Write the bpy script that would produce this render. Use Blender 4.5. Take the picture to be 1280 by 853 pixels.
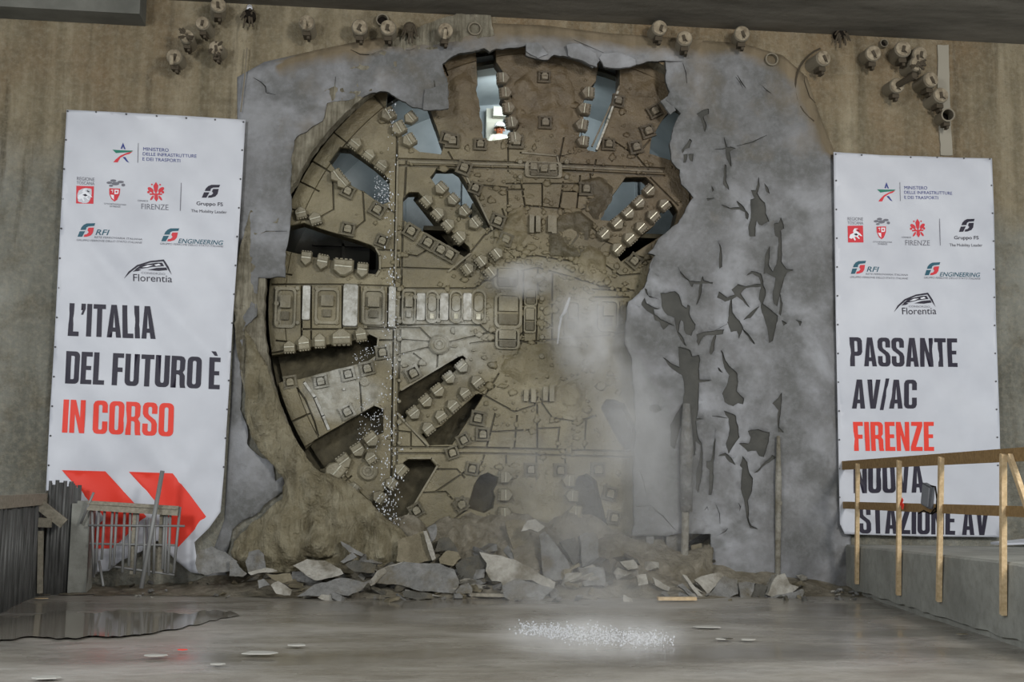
import bpy, bmesh, math, random
import numpy as np
from mathutils import Vector, Matrix, Euler, noise
from mathutils.geometry import delaunay_2d_cdt
random.seed(7)
for o in list(bpy.data.objects): bpy.data.objects.remove(o)
SC = bpy.context.scene
C = SC.collection
PI = math.pi
R = math.radians

# ------------------------------------------------------------------ camera
FOC = 1500.0                      # focal length in pixels of the 1280 x 853 frame
CAM = Vector((0.0, -20.35, 1.65))
cam = bpy.data.objects.new('camera', bpy.data.cameras.new('camera'))
C.objects.link(cam)
cam.data.sensor_width = 36.0
cam.data.lens = FOC / 1280.0 * 36.0
cam.data.clip_end = 300
cam.location = CAM
CM = (Matrix.Rotation(R(-6.6), 4, 'Z') @ Matrix.Rotation(R(90 + 7.16), 4, 'X') @ Matrix.Rotation(0.011, 4, 'Z'))
cam.rotation_euler = CM.to_euler()
SC.camera = cam
CM3 = CM.to_3x3()

# ------------------------------------------------------------------ world, lamps, exposure
W = bpy.data.worlds.new('world'); SC.world = W; W.use_nodes = True
bg = W.node_tree.nodes['Background']
bg.inputs[0].default_value = (0.86, 0.93, 1.0, 1)
bg.inputs[1].default_value = 0.62
def area_lamp(name, loc, target, size, power, col=(1, 1, 1)):
    d = bpy.data.lights.new(name, 'AREA'); d.shape = 'DISK'; d.size = size; d.energy = power; d.color = col
    o = bpy.data.objects.new(name, d); C.objects.link(o); o.location = loc
    o.rotation_euler = (Vector(target) - Vector(loc)).to_track_quat('-Z', 'Y').to_euler()
    return o
area_lamp('site_floodlight', (9.5, -19.0, 9.0), (2.5, 0, 4.0), 3.0, 1150, (1.0, 0.97, 0.92))
area_lamp('site_floodlight', (-9.0, -21.0, 8.0), (0, 0, 4.0), 3.0, 1000, (0.97, 0.99, 1.0))
SC.cycles.volume_bounces = 3
SC.view_settings.view_transform = 'Standard'
SC.view_settings.look = 'None'
SC.view_settings.gamma = 1.0
SC.view_settings.use_curve_mapping = False
SC.view_settings.exposure = 0.45

# ------------------------------------------------------------------ pixel -> place on a real plane
def ray(px, py):
    return CM3 @ Vector(((px - 640) / FOC, (426.5 - py) / FOC, -1.0))
def pj(px, py, y=0.0):            # on the upright plane Y = y
    d = ray(px, py); t = (y - CAM.y) / d.y
    return CAM + d * t
def pf(px, py, z=0.0):            # on the level plane Z = z
    d = ray(px, py); t = (z - CAM.z) / d.z
    return CAM + d * t
def mpp(px, py, y=0.0):           # metres per pixel there
    return (pj(px + 1, py, y) - pj(px, py, y)).length

# ------------------------------------------------------------------ object helpers
def link(name, me, parent=None, loc=None):
    o = bpy.data.objects.new(name, me); C.objects.link(o)
    if parent is not None: o.parent = parent
    if loc is not None: o.location = loc
    return o
def tag(o, label=None, cat=None, group=None, kind=None):
    if label: o['label'] = label
    if cat: o['category'] = cat
    if group: o['group'] = group
    if kind: o['kind'] = kind
    return o
def empty(name, label, cat, loc=(0, 0, 0), group=None):
    o = bpy.data.objects.new(name, None); C.objects.link(o); o.location = loc; o.empty_display_size = .1
    return tag(o, label, cat, group)
def mesh(name, verts, faces, mats, smooth=False, fm=None):
    me = bpy.data.meshes.new(name); me.from_pydata([tuple(v) for v in verts], [], faces)
    for m in (mats if isinstance(mats, (list, tuple)) else [mats]): me.materials.append(m)
    if fm is not None: me.polygons.foreach_set('material_index', fm)
    if smooth: me.polygons.foreach_set('use_smooth', [True] * len(me.polygons))
    me.update(); return me
def bm_mesh(name, bm, mats, smooth=False):
    me = bpy.data.meshes.new(name); bmesh.ops.recalc_face_normals(bm, faces=bm.faces[:]); bm.to_mesh(me); bm.free()
    for m in (mats if isinstance(mats, (list, tuple)) else [mats]): me.materials.append(m)
    if smooth: me.polygons.foreach_set('use_smooth', [True] * len(me.polygons))
    return me
def dup(o, parent=None):          # a thing or part with its own children
    c = o.copy(); C.objects.link(c)
    if parent is not None: c.parent = parent
    for ch in list(o.children): dup(ch, c)
    return c
class B:                          # collects boxes, bars and lathes into one mesh
    def __init__(s): s.v = []; s.f = []; s.m = []
    def add(s, v, f, mi=0):
        n = len(s.v); s.v += [Vector(p) for p in v]; s.f += [tuple(i + n for i in q) for q in f]; s.m += [mi] * len(f)
    def box(s, c, d, rot=None, mi=0):
        hx, hy, hz = d[0] / 2, d[1] / 2, d[2] / 2
        v = [Vector((x, y, z)) for x in (-hx, hx) for y in (-hy, hy) for z in (-hz, hz)]
        if rot is not None: v = [rot @ p for p in v]
        v = [p + Vector(c) for p in v]
        s.add(v, [(0, 1, 3, 2), (4, 6, 7, 5), (0, 4, 5, 1), (2, 3, 7, 6), (0, 2, 6, 4), (1, 5, 7, 3)], mi)
    def tube(s, pts, r, n=8, mi=0, cap=True):
        pts = [Vector(p) for p in pts]; rs = r if isinstance(r, (list, tuple)) else [r] * len(pts)
        v = []; f = []
        for i, p in enumerate(pts):
            t = (pts[min(i + 1, len(pts) - 1)] - pts[max(i - 1, 0)]).normalized()
            a = t.orthogonal() if abs(t.z) < .9 else t.cross(Vector((1, 0, 0)))
            a = (Vector((0, 0, 1)).cross(t) if abs(t.z) < .9 else a).normalized(); b = t.cross(a)
            for k in range(n):
                v.append(p + (a * math.cos(2 * PI * k / n) + b * math.sin(2 * PI * k / n)) * rs[i])
        for i in range(len(pts) - 1):
            for k in range(n):
                f.append((i * n + k, i * n + (k + 1) % n, (i + 1) * n + (k + 1) % n, (i + 1) * n + k))
        if cap: f += [tuple(range(n))[::-1], tuple((len(pts) - 1) * n + k for k in range(n))]
        s.add(v, f, mi)
    def lathe(s, prof, n=16, M=Matrix.Identity(4), mi=0):   # (r, h) about local -Y
        v = []; f = []
        for r_, h in prof:
            for k in range(n):
                a = 2 * PI * k / n; v.append(M @ Vector((r_ * math.cos(a), -h, r_ * math.sin(a))))
        for i in range(len(prof) - 1):
            for k in range(n): f.append((i * n + k, i * n + (k + 1) % n, (i + 1) * n + (k + 1) % n, (i + 1) * n + k))
        f.append(tuple((len(prof) - 1) * n + k for k in range(n)))
        s.add(v, f, mi)
    def prism(s, poly, y0, y1, k=1.0, M=Matrix.Identity(4), mi=0):  # polygon in XZ, from y0 (back) to y1 (front, scaled k)
        n = len(poly); v = [M @ Vector((x, y0, z)) for x, z in poly] + [M @ Vector((x * k, y1, z * k)) for x, z in poly]
        s.add(v, [tuple(range(n)), tuple(range(n, 2 * n))[::-1]] + [(i, n + i, n + (i + 1) % n, (i + 1) % n) for i in range(n)], mi)
    def me(s, name, mats, smooth=False):
        m = mesh(name, s.v, s.f, mats, smooth, s.m)
        bm = bmesh.new(); bm.from_mesh(m); bmesh.ops.recalc_face_normals(bm, faces=bm.faces[:]); bm.to_mesh(m); bm.free()
        return m
    def build(s, name, mats, parent=None, smooth=False, loc=None): return link(name, s.me(name, mats, smooth), parent, loc)

def inside(pts, poly):            # numpy point in polygon
    pts = np.asarray(pts, float); poly = np.asarray(poly, float)
    x, y = pts[:, 0], pts[:, 1]; res = np.zeros(len(pts), bool); n = len(poly); j = n - 1
    for i in range(n):
        xi, yi = poly[i]; xj, yj = poly[j]
        if yi != yj:
            res ^= ((yi > y) != (yj > y)) & (x < (xj - xi) * (y - yi) / (yj - yi) + xi)
        j = i
    return res
def dist_edge(pts, poly, closed=True):
    pts = np.asarray(pts, float); poly = np.asarray(poly, float)
    best = np.full(len(pts), 1e9); n = len(poly)
    for i in range(n if closed else n - 1):
        a = poly[i]; b = poly[(i + 1) % n]; ab = b - a; L = max((ab ** 2).sum(), 1e-12)
        t = np.clip(((pts - a) @ ab) / L, 0, 1)
        best = np.minimum(best, np.hypot(*(pts - a - t[:, None] * ab).T))
    return best
def jag(poly, amp=1.6, step=5.0, closed=True, seed=0):      # broken, fractal outline
    rg = random.Random(seed); out = []; n = len(poly)
    def sub(a, b, am):
        d = math.hypot(b[0] - a[0], b[1] - a[1])
        if d < step: return [a]
        k = rg.uniform(-am, am) * min(1.0, d / 18); t = rg.uniform(.4, .6)
        m = (a[0] + (b[0] - a[0]) * t - (b[1] - a[1]) / d * k, a[1] + (b[1] - a[1]) * t + (b[0] - a[0]) / d * k)
        return sub(a, m, am * .75) + sub(m, b, am * .75)
    for i in range(n if closed else n - 1): out += sub(poly[i], poly[(i + 1) % n], amp)
    if not closed: out.append(poly[-1])
    return out
def fill2d(outer, holes=(), step=None, extra=(), seed=1):   # triangulated region with holes, in any 2-D frame
    V = []; E = []
    def ring(p):
        s = len(V); V.extend(Vector((float(x), float(y))) for x, y in p)
        E.extend((s + i, s + (i + 1) % len(p)) for i in range(len(p)))
    ring(outer)
    for h in holes: ring(h)
    if step:
        o = np.asarray(outer, float); rg = np.random.RandomState(seed)
        gx, gy = np.meshgrid(np.arange(o[:, 0].min(), o[:, 0].max(), step), np.arange(o[:, 1].min(), o[:, 1].max(), step))
        g = np.stack([gx.ravel(), gy.ravel()], 1) + rg.uniform(-.3, .3, (gx.size, 2)) * step
        k = inside(g, outer) & (dist_edge(g, outer) > step * .35)
        for h in holes: k &= ~inside(g, h)
        V.extend(Vector((a, b)) for a, b in g[k])
    V.extend(Vector((float(a), float(b))) for a, b in extra)
    v, e, f, *_ = delaunay_2d_cdt(V, E, [], 0, 1e-5)
    v = np.array([tuple(p) for p in v]); f = [tuple(q) for q in f]
    cen = np.array([v[list(q)].mean(0) for q in f])
    k = inside(cen, outer)
    for h in holes: k &= ~inside(cen, h)
    f = [q for q, s in zip(f, k) if s]
    used = sorted({i for q in f for i in q}); mp = {u: i for i, u in enumerate(used)}
    return v[used], [tuple(mp[i] for i in q) for q in f]
def skirts(nv, faces, verts, back):   # walls from every open edge to back(vertex)
    cnt = {}
    for q in faces:
        for i in range(len(q)):
            a, b = q[i], q[(i + 1) % len(q)]
            cnt[(a, b)] = cnt.get((a, b), 0) + 1
    ed = [(a, b) for (a, b) in cnt if (b, a) not in cnt]
    mp = {}; nv2 = list(verts); nf = []
    for a, b in ed:
        for i in (a, b):
            if i not in mp: mp[i] = len(nv2); nv2.append(back(verts[i]))
        nf.append((b, a, mp[a], mp[b]))
    return nv2, nf
def sheet(name, outer, holes, yf, yb, mats, step=None, relief=None, parent=None, fwd=None, edge_mat=0, smooth=False, tilt=0.0, seed=1, extra=()):
    """outline in photo pixels -> slab standing on the plane y = yf, thick to yb, relief(x, z) pushes its face"""
    v2, f = fill2d(outer, holes, step, extra, seed)
    P = [pj(a, b, yf) for a, b in v2]
    z0 = min(p.z for p in P)
    V = [Vector((p.x, yf + (p.z - z0) * tilt + (relief(p.x, p.z) if relief else 0), p.z)) for p in P]
    fl = []
    for q in f:                    # face the camera (-Y)
        a, b, c = V[q[0]], V[q[1]], V[q[2]]
        fl.append(q if (b - a).cross(c - a).y < 0 else q[::-1])
    V2, sk = skirts(len(V), fl, V, lambda p: Vector((p.x, yb + (p.z - z0) * tilt, p.z)))
    me = mesh(name, V2, fl + sk, mats, smooth, [0] * len(fl) + [edge_mat] * len(sk))
    if smooth:
        me.polygons.foreach_set('use_smooth', [True] * len(fl) + [False] * len(sk))
    o = link(name, me, parent)
    return o, v2
def fbm(x, y, z=0.0, s=1.0, o=4): return noise.fractal((x * s, y * s, z * s), 1.0, 2.0, o)

# ------------------------------------------------------------------ materials
def c(r, g, b, a=1.0):
    f = lambda u: (u / 255 / 12.92) if u / 255 <= .04045 else ((u / 255 + .055) / 1.055) ** 2.4
    return (f(r), f(g), f(b), a)
class Mt:
    def __init__(s, name, rough=.75, spec=.3, metal=0.0, col=None):
        s.m = bpy.data.materials.new(name); s.m.use_nodes = True; s.nt = s.m.node_tree
        s.b = s.nt.nodes['Principled BSDF']
        s.b.inputs['Roughness'].default_value = rough; s.b.inputs['Specular IOR Level'].default_value = spec
        s.b.inputs['Metallic'].default_value = metal
        if col: s.b.inputs['Base Color'].default_value = col
        s._p = None
    def n(s, t, **k):
        x = s.nt.nodes.new(t)
        for a, b in k.items(): setattr(x, a, b)
        return x
    def l(s, a, b): s.nt.links.new(a, b)
    def pos(s, scale=(1, 1, 1), off=(0, 0, 0)):
        if s._p is None: s._p = s.n('ShaderNodeNewGeometry').outputs['Position']
        mp = s.n('ShaderNodeMapping'); mp.inputs['Scale'].default_value = scale; mp.inputs['Location'].default_value = off
        s.l(s._p, mp.inputs['Vector']); return mp.outputs[0]
    def noise(s, scale=1.0, detail=5, rough=.55, vec=None, dist=0.0):
        x = s.n('ShaderNodeTexNoise'); x.inputs['Scale'].default_value = scale; x.inputs['Detail'].default_value = detail
        x.inputs['Roughness'].default_value = rough; x.inputs['Distortion'].default_value = dist
        s.l(vec if vec is not None else s.pos(), x.inputs['Vector']); return x.outputs['Fac']
    def voro(s, scale=1.0, vec=None, feat='F1'):
        x = s.n('ShaderNodeTexVoronoi', feature=feat); x.inputs['Scale'].default_value = scale
        s.l(vec if vec is not None else s.pos(), x.inputs['Vector']); return x.outputs['Distance']
    def ramp(s, fac, *st):
        x = s.n('ShaderNodeValToRGB'); e = x.color_ramp.elements
        while len(e) < len(st): e.new(.5)
        for i, (p, col) in enumerate(st): e[i].position = p; e[i].color = col if isinstance(col, tuple) else (col, col, col, 1)
        s.l(fac, x.inputs[0]); return x.outputs[0]
    def mix(s, fac, a, b, mode='MIX'):
        x = s.n('ShaderNodeMix', data_type='RGBA', blend_type=mode)
        for v, i in ((fac, 0), (a, 6), (b, 7)):
            if hasattr(v, 'is_linked'): s.l(v, x.inputs[i])
            else: x.inputs[i].default_value = v
        return x.outputs[2]
    def math(s, op, a, b=0.0, d=0.0):
        x = s.n('ShaderNodeMath', operation=op)
        for i, v in enumerate((a, b, d)):
            if hasattr(v, 'is_linked'): s.l(v, x.inputs[i])
            else: x.inputs[i].default_value = v
        return x.outputs[0]
    def sep(s, v=None):
        x = s.n('ShaderNodeSeparateXYZ'); s.l(v if v is not None else s.pos(), x.inputs[0]); return x.outputs
    def near(s, p, rx, rz, soft=.6):       # 1 inside a patch about a place on the wall, 0 outside
        mp = s.pos((1 / rx, 0, 1 / rz), (-p.x / rx, 0, -p.z / rz))
        ln = s.n('ShaderNodeVectorMath', operation='LENGTH'); s.l(mp, ln.inputs[0])
        r_ = s.math('ADD', ln.outputs['Value'], s.math('MULTIPLY', s.math('SUBTRACT', s.noise(1.6, 4), .5), 1.1))
        mr = s.n('ShaderNodeMapRange', interpolation_type='SMOOTHSTEP'); s.l(r_, mr.inputs[0])
        mr.inputs[1].default_value = 1 - soft; mr.inputs[2].default_value = 1 + soft * .4; mr.inputs[3].default_value = 1; mr.inputs[4].default_value = 0
        return mr.outputs[0]
    def col(s, v): s.l(v, s.b.inputs['Base Color']); return s
    def rough(s, v): s.l(v, s.b.inputs['Roughness']); return s
    def bump(s, h, strength=.5, dist=.02):
        x = s.n('ShaderNodeBump'); x.inputs['Strength'].default_value = strength; x.inputs['Distance'].default_value = dist
        s.l(h, x.inputs['Height']); s.l(x.outputs[0], s.b.inputs['Normal']); return s

# raw cast concrete of the station wall: board-marked, tan above, greyer below, dark damp runs
t = Mt('cast_concrete', .85, .2)
st = t.noise(1.0, 6, .6, t.pos((2.2, 1, .12)))
f1 = t.ramp(st, (.34, c(100, 92, 73)), (.5, c(132, 121, 98)), (.66, c(158, 147, 123)))
f1 = t.mix(t.ramp(t.noise(.45, 4, .6, t.pos((1, 1, .6))), (.45, 0.0), (.7, 1.0)), f1, c(126, 106, 80))
low = t.math('ADD', t.sep()[2], t.math('MULTIPLY', t.math('SUBTRACT', t.noise(.5, 5), .5), 5.0))
g1 = t.ramp(t.noise(.7, 7, .62, t.pos((1.2, 1, .5))), (.34, c(100, 99, 90)), (.55, c(132, 131, 121)), (.7, c(156, 155, 146)))
lm = t.n('ShaderNodeMapRange'); t.l(low, lm.inputs[0]); lm.inputs[1].default_value = 6.5; lm.inputs[2].default_value = 7.9
f1 = t.mix(lm.outputs[0], g1, f1)
run = t.ramp(t.noise(1.0, 5, .6, t.pos((2.6, 1, .2), (5, 0, 2))), (.56, 0.0), (.7, .8))
f1 = t.mix(run, f1, c(66, 58, 44))
f1 = t.mix(t.ramp(t.noise(1.9, 7, .68), (.36, .5), (.52, 0.0)), f1, c(98, 90, 73))
f1 = t.mix(t.ramp(t.noise(10, 6, .7), (.45, .0), (.68, .35)), f1, c(168, 160, 140))
f1 = t.mix(t.ramp(t.noise(7, 6, .7, t.pos((1, 1, 1), (4, 0, 4))), (.58, .0), (.72, .5)), f1, c(80, 73, 58))
t.col(f1).bump(t.math('ADD', t.noise(14, 6, .65), t.math('MULTIPLY', t.noise(3, 5, .6, t.pos((2, 1, .6))), .8)), 1.0, .05)
CONC = t.m
# sprayed concrete skin
t = Mt('sprayed_concrete', .8, .25)
a = t.noise(.55, 5, .6, None, .4)
f1 = t.ramp(a, (.34, c(92, 92, 90)), (.5, c(124, 124, 125)), (.63, c(156, 157, 160)))
f1 = t.mix(t.ramp(t.noise(2.2, 5, .6), (.3, .0), (.7, .35)), f1, c(108, 107, 103))
f1 = t.mix(t.ramp(t.noise(1.0, 5, .6, t.pos((1, 1, .35), (3, 0, 1))), (.56, 0.0), (.68, .55)), f1, c(92, 91, 86))
att = t.n('ShaderNodeAttribute', attribute_name='cover')
f1 = t.mix(t.ramp(t.noise(1.1, 4, .55, t.pos((1, 1, 1.2), (7, 0, 5))), (.4, .7), (.54, 0.0)), f1, c(92, 92, 89))
f1 = t.mix(t.ramp(t.noise(9, 7, .7), (.45, .0), (.7, .3)), f1, c(152, 153, 156))
f1 = t.mix(t.ramp(t.noise(6, 7, .7, t.pos((1, 1, 1), (4, 0, 4))), (.58, .0), (.72, .3)), f1, c(88, 87, 84))
cv = t.math('ADD', att.outputs['Fac'], t.math('MULTIPLY', t.math('SUBTRACT', t.noise(1.3, 5), .5), 1.0))
cvr = t.ramp(cv, (.3, 0.0), (.75, 1.0))
tanc = t.ramp(t.noise(1.0, 6, .6, t.pos((2.2, 1, .2))), (.3, c(98, 88, 70)), (.7, c(134, 120, 98)))
f1 = t.mix(cvr, tanc, f1)
t.col(f1).bump(t.math('ADD', t.noise(9, 7, .62), t.noise(1.8, 4, .5)), .55, .04)
SHOT = t.m
t = Mt('broken_concrete', .9, .15)
f1 = t.ramp(t.noise(3, 6, .6, t.pos((1, 1, 1))), (.3, c(108, 102, 86)), (.7, c(176, 169, 150)))
f1 = t.mix(t.ramp(t.noise(3, 5, .6, t.pos((7, 1, .6))), (.45, 0.0), (.62, .55)), f1, c(96, 88, 70))
t.col(f1).bump(t.noise(6, 6, .7, t.pos((5, 3, .4))), 1.0, .09)
BROKEN = t.m
t = Mt('damp_backing', .7, .3)
t.col(t.ramp(t.noise(3, 6), (.3, c(62, 62, 58)), (.7, c(82, 81, 76)))).bump(t.noise(18, 5), .6, .02)
DAMP = t.m
# mud-coated steel of the cutterhead
PLATE_CLEAN = pj(545, 420, .35); PLATE_CLEAN2 = pj(430, 485, .35)
def steel(name, bare=0.0, dark=1.0):
    t = Mt(name, .5, .45)
    mud = t.ramp(t.noise(1.1, 6, .6), (.3, c(100 * dark, 93 * dark, 72 * dark)), (.5, c(122 * dark, 113 * dark, 87 * dark)), (.72, c(146 * dark, 137 * dark, 110 * dark)))
    brown = t.ramp(t.noise(3, 5), (.3, c(86 * dark, 73 * dark, 54 * dark)), (.7, c(112 * dark, 97 * dark, 74 * dark)))
    px = t.n('ShaderNodeMapRange'); sp = t.sep()
    tt = t.math('ADD', t.math('ADD', t.math('MULTIPLY', sp[0], .25), t.math('MULTIPLY', sp[2], .45)), t.math('MULTIPLY', t.noise(.8, 5), 1.6))
    t.l(tt, px.inputs[0]); px.inputs[1].default_value = 4.0; px.inputs[2].default_value = 5.2
    f1 = t.mix(px.outputs[0], mud, brown)
    gm = t.ramp(t.noise(6, 5, .6), (.3, c(132, 129, 116)), (.7, c(186, 184, 174)))
    gr = t.math('MAXIMUM', t.near(PLATE_CLEAN, 1.1, .75), t.near(PLATE_CLEAN2, .62, .6, .4))
    gr = t.math('MINIMUM', t.math('ADD', gr, bare), 1.0)
    f1 = t.mix(t.math('MULTIPLY', gr, t.ramp(t.noise(4, 6, .65), (.3, .35), (.6, 1.0))), f1, gm)
    f1 = t.mix(t.ramp(t.noise(1.4, 6, .6, t.pos((1.5, 1, .8), (9, 0, 3))), (.6, 0.0), (.75, .6)), f1, c(70 * dark, 63 * dark, 46 * dark))
    t.col(f1)
    t.rough(t.ramp(t.noise(2.5, 5), (.3, .26), (.7, .6)))
    t.bump(t.math('ADD', t.noise(7, 7, .65), t.math('MULTIPLY', t.noise(26, 4, .6), .4)), .9, .04)
    return t.m
STEEL = steel('muddy_steel'); TOOTH = steel('muddy_tool_steel', .22); DARKSTEEL = steel('dark_muddy_steel', 0, .78)
t = Mt('bare_tool_edge', .35, .5, .3)
t.col(t.ramp(t.noise(20, 4), (.3, c(150, 146, 126)), (.7, c(196, 192, 174)))); EDGE = t.m
t = Mt('bare_steel', .35, .5, .35)
t.col(t.ramp(t.noise(8, 6, .65), (.3, c(112, 108, 94)), (.62, c(172, 170, 162)))).bump(t.noise(14, 5), .4, .01); BARE = t.m
t = Mt('wet_mud', .5, .4)
f1 = t.ramp(t.noise(1.3, 6, .6), (.3, c(98, 90, 68)), (.5, c(126, 117, 92)), (.72, c(150, 142, 118)))
f1 = t.mix(t.ramp(t.noise(1.6, 6, .6, t.pos((3, 1, .4), (2, 0, 7))), (.5, 0.0), (.68, .7)), f1, c(82, 74, 54))
f1 = t.mix(t.ramp(t.noise(5, 7, .7), (.45, .0), (.68, .6)), f1, c(164, 157, 134))
t.col(f1).rough(t.ramp(t.noise(3, 4), (.3, .3), (.7, .7))).bump(t.math('ADD', t.noise(5, 7, .65), t.noise(2, 6, .65, t.pos((4, 3, .45)))), 1.0, .12)
MUD = t.m
t = Mt('muck', .75, .25)
t.col(t.ramp(t.noise(3, 6), (.3, c(58, 54, 42)), (.7, c(92, 85, 66)))).bump(t.noise(6, 6), 1, .06); MUCK = t.m
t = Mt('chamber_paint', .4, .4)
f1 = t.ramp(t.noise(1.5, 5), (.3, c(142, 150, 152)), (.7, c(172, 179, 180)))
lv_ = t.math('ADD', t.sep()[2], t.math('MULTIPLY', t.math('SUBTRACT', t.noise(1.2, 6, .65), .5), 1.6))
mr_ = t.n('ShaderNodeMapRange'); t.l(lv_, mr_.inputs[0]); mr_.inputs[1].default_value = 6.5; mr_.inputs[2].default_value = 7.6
t.col(t.mix(mr_.outputs[0], c(58, 55, 46), f1)); CHAMB = t.m  # muck-dark below: shade of the lower chamber put into the colour
# shaft floor, wet
t = Mt('wet_floor', .4, .5)
wet = t.noise(.42, 5, .55, t.pos((.55, 1.0, 1), (3.1, 1.7, 0)))
f1 = t.ramp(t.noise(.8, 7, .6, t.pos((.6, 1.2, 1))), (.3, c(124, 118, 107)), (.5, c(152, 147, 137)), (.75, c(178, 174, 167)))
f1 = t.mix(t.ramp(wet, (.46, .0), (.62, .45)), f1, c(96, 90, 79))
f1 = t.mix(t.ramp(t.noise(3, 7, .7, t.pos((.7, 1.4, 1))), (.45, 0.0), (.7, .5)), f1, c(96, 88, 76))
t.col(f1)
sl = t.ramp(wet, (.4, .5), (.52, .27), (.64, .14))
t.rough(sl)
bs = t.n('ShaderNodeBump'); bs.inputs['Distance'].default_value = .03
t.l(t.ramp(wet, (.48, .6), (.62, .04)), bs.inputs['Strength'])
t.l(t.noise(5, 6, .6), bs.inputs['Height']); t.l(bs.outputs[0], t.b.inputs['Normal'])
FLOOR = t.m
t = Mt('slab_soffit', .85, .2)
t.col(t.ramp(t.noise(1.0, 6, .6, t.pos((.5, 2, 1))), (.3, c(86, 82, 74)), (.7, c(122, 117, 107)))).bump(t.noise(6, 5), .5, .03); SOFF = t.m
t = Mt('beam_concrete', .85, .2)
t.col(t.ramp(t.noise(1.4, 6), (.3, c(92, 92, 86)), (.7, c(118, 117, 110)))).bump(t.noise(10, 5), .4, .02); BEAM = t.m
t = Mt('bench_concrete', .8, .25)
f1 = t.mix(t.ramp(t.noise(6, 7, .7), (.45, 0.0), (.68, .5)), t.ramp(t.noise(.9, 6, .6), (.3, c(126, 126, 119)), (.7, c(162, 162, 154))), c(112, 111, 103))
t.col(f1).bump(t.noise(12, 6), .45, .02); BENCH = t.m
t = Mt('vinyl', .42, .4)
t.col(t.ramp(t.noise(1.1, 4), (.3, c(186, 188, 195)), (.7, c(200, 202, 208)))); VINYL = t.m
def flat(name, col, rough=.5): return Mt(name, rough, .3, 0, col).m
INK = flat('ink_dark', c(40, 36, 50)); RED = flat('ink_red', c(228, 62, 46)); RED2 = flat('ink_crimson', c(205, 52, 62))
GREEN = flat('ink_green', c(30, 118, 96)); BLUE = flat('ink_blue', c(52, 62, 128)); GREY = flat('ink_grey', c(112, 112, 120)); WHITE = flat('ink_white', c(228, 229, 234))
TEAL = flat('ink_teal', c(40, 88, 104))
EYE = Mt('eyelet_metal', .4, .5, .6, c(90, 90, 92)).m
def wood(name, a, b):
    t = Mt(name, .7, .25)
    t.col(t.ramp(t.noise(3, 5, .6, t.pos((6, 6, 6))), (.3, a), (.7, b))).bump(t.noise(12, 4), .25, .01); return t.m
WOOD = wood('sawn_timber', c(176, 150, 112), c(212, 188, 150)); WOOD2 = wood('weathered_timber', c(124, 98, 62), c(154, 126, 86)); WOODG = wood('grey_timber', c(118, 112, 98), c(154, 147, 132))
t = Mt('bar_steel', .55, .4, .3)
t.col(t.ramp(t.noise(4, 5, .6, t.pos((4, 4, .4))), (.3, c(62, 62, 60)), (.7, c(112, 112, 110)))); BAR = t.m
REBAR = Mt('grey_rebar', .55, .4, .25, c(132, 132, 130)).m
PIPEW = Mt('pipe_plastic', .6, .3, 0, c(122, 114, 98)).m
t = Mt('pipe_face', .75, .25)
t.col(t.ramp(t.noise(9, 5), (.3, c(104, 92, 74)), (.7, c(164, 152, 130)))).bump(t.noise(20, 4), .4, .01); PFACE = t.m
HOLE = Mt('dark_hole', .9, .1, 0, c(28, 24, 20)).m
RUST = Mt('rusty_bracket', .8, .2, 0, c(74, 66, 54)).m
def stone(name, a, b):
    t = Mt(name, .82, .25); t.col(t.mix(t.ramp(t.noise(2.4, 6, .6), (.48, 0.0), (.66, .8)), t.ramp(t.noise(5, 6, .65), (.3, a), (.7, b)), c(98, 90, 72))).bump(t.math('ADD', t.noise(13, 6, .65), t.noise(4, 5, .6)), 1.0, .05); return t.m
STG = stone('grey_rubble', c(100, 99, 95), c(142, 141, 138)); STL = stone('light_rubble', c(140, 136, 126), c(182, 178, 168))
STK = stone('muddy_rubble', c(108, 101, 82), c(140, 131, 110)); STD = stone('dark_rubble', c(72, 70, 64), c(98, 96, 89))
BANKM = stone('rubble_fines', c(104, 98, 84), c(144, 137, 122))
DUSTP = stone('dusty_pipe', c(126, 123, 113), c(160, 156, 145))
PAPER = Mt('damp_paper', .6, .3, 0, c(170, 168, 160)).m
PUD = Mt('puddle_water', .07, .5, 0, c(124, 118, 107)).m
PUDR = Mt('rippled_puddle', .24, .5, 0, c(126, 120, 110)).m
WATER = Mt('water_drop', .12, .6, 0, c(225, 228, 232)).m
FOAM = Mt('water_foam', .35, .5, 0, c(206, 208, 212)).m
# ------------------------------------------------------------------ the setting
YC = 0.38                                  # face of the cutterhead
CC = pj(678, 388, YC); CR = 343 * mpp(678, 388, YC)     # its centre and radius
def T(ox, oy, k, *pts): return [(ox + x / k, oy + y / k) for x, y in pts]

# bank profile: height of broken material against the wall, by place across the wall
BX = [(-9, .12), (-6.6, .14), (-5.4, .2), (-4.3, .6), (-3.0, .95), (-1.8, 1.1), (-.6, 1.2), (1.2, 1.2), (2.5, 1.0), (3.4, .7), (4.6, .5), (5.5, .28), (6.4, .1), (16, .0)]
BX = [(x_ * .98 + 2.35, h_) for x_, h_ in BX]
def bank_h(x):
    for (a, ha), (b, hb) in zip(BX, BX[1:]):
        if a <= x <= b: return ha + (hb - ha) * (x - a) / (b - a)
    return 0.25
def bank_z(x, y):
    h = bank_h(x)
    toe = -1.35 + .35 * fbm(x, 0, 3, .8, 3)
    if y < toe: return 0.0
    u = min(1.0, (y - toe) / (.25 - toe))
    return h * (u * .45 + u * u * .55) * (1 + .25 * fbm(x, y, 1, 1.7, 3)) + .05 * u * fbm(x, y, 2, 4.5, 3)
def to_bank(px, py):                       # where the sight line meets the bank or the floor
    d = ray(px, py); s = 14.0
    while s < 26:
        p = CAM + d * s
        if p.z <= (bank_z(p.x, p.y) if p.y < .5 else 9): return p
        s += .02
    return p

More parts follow.
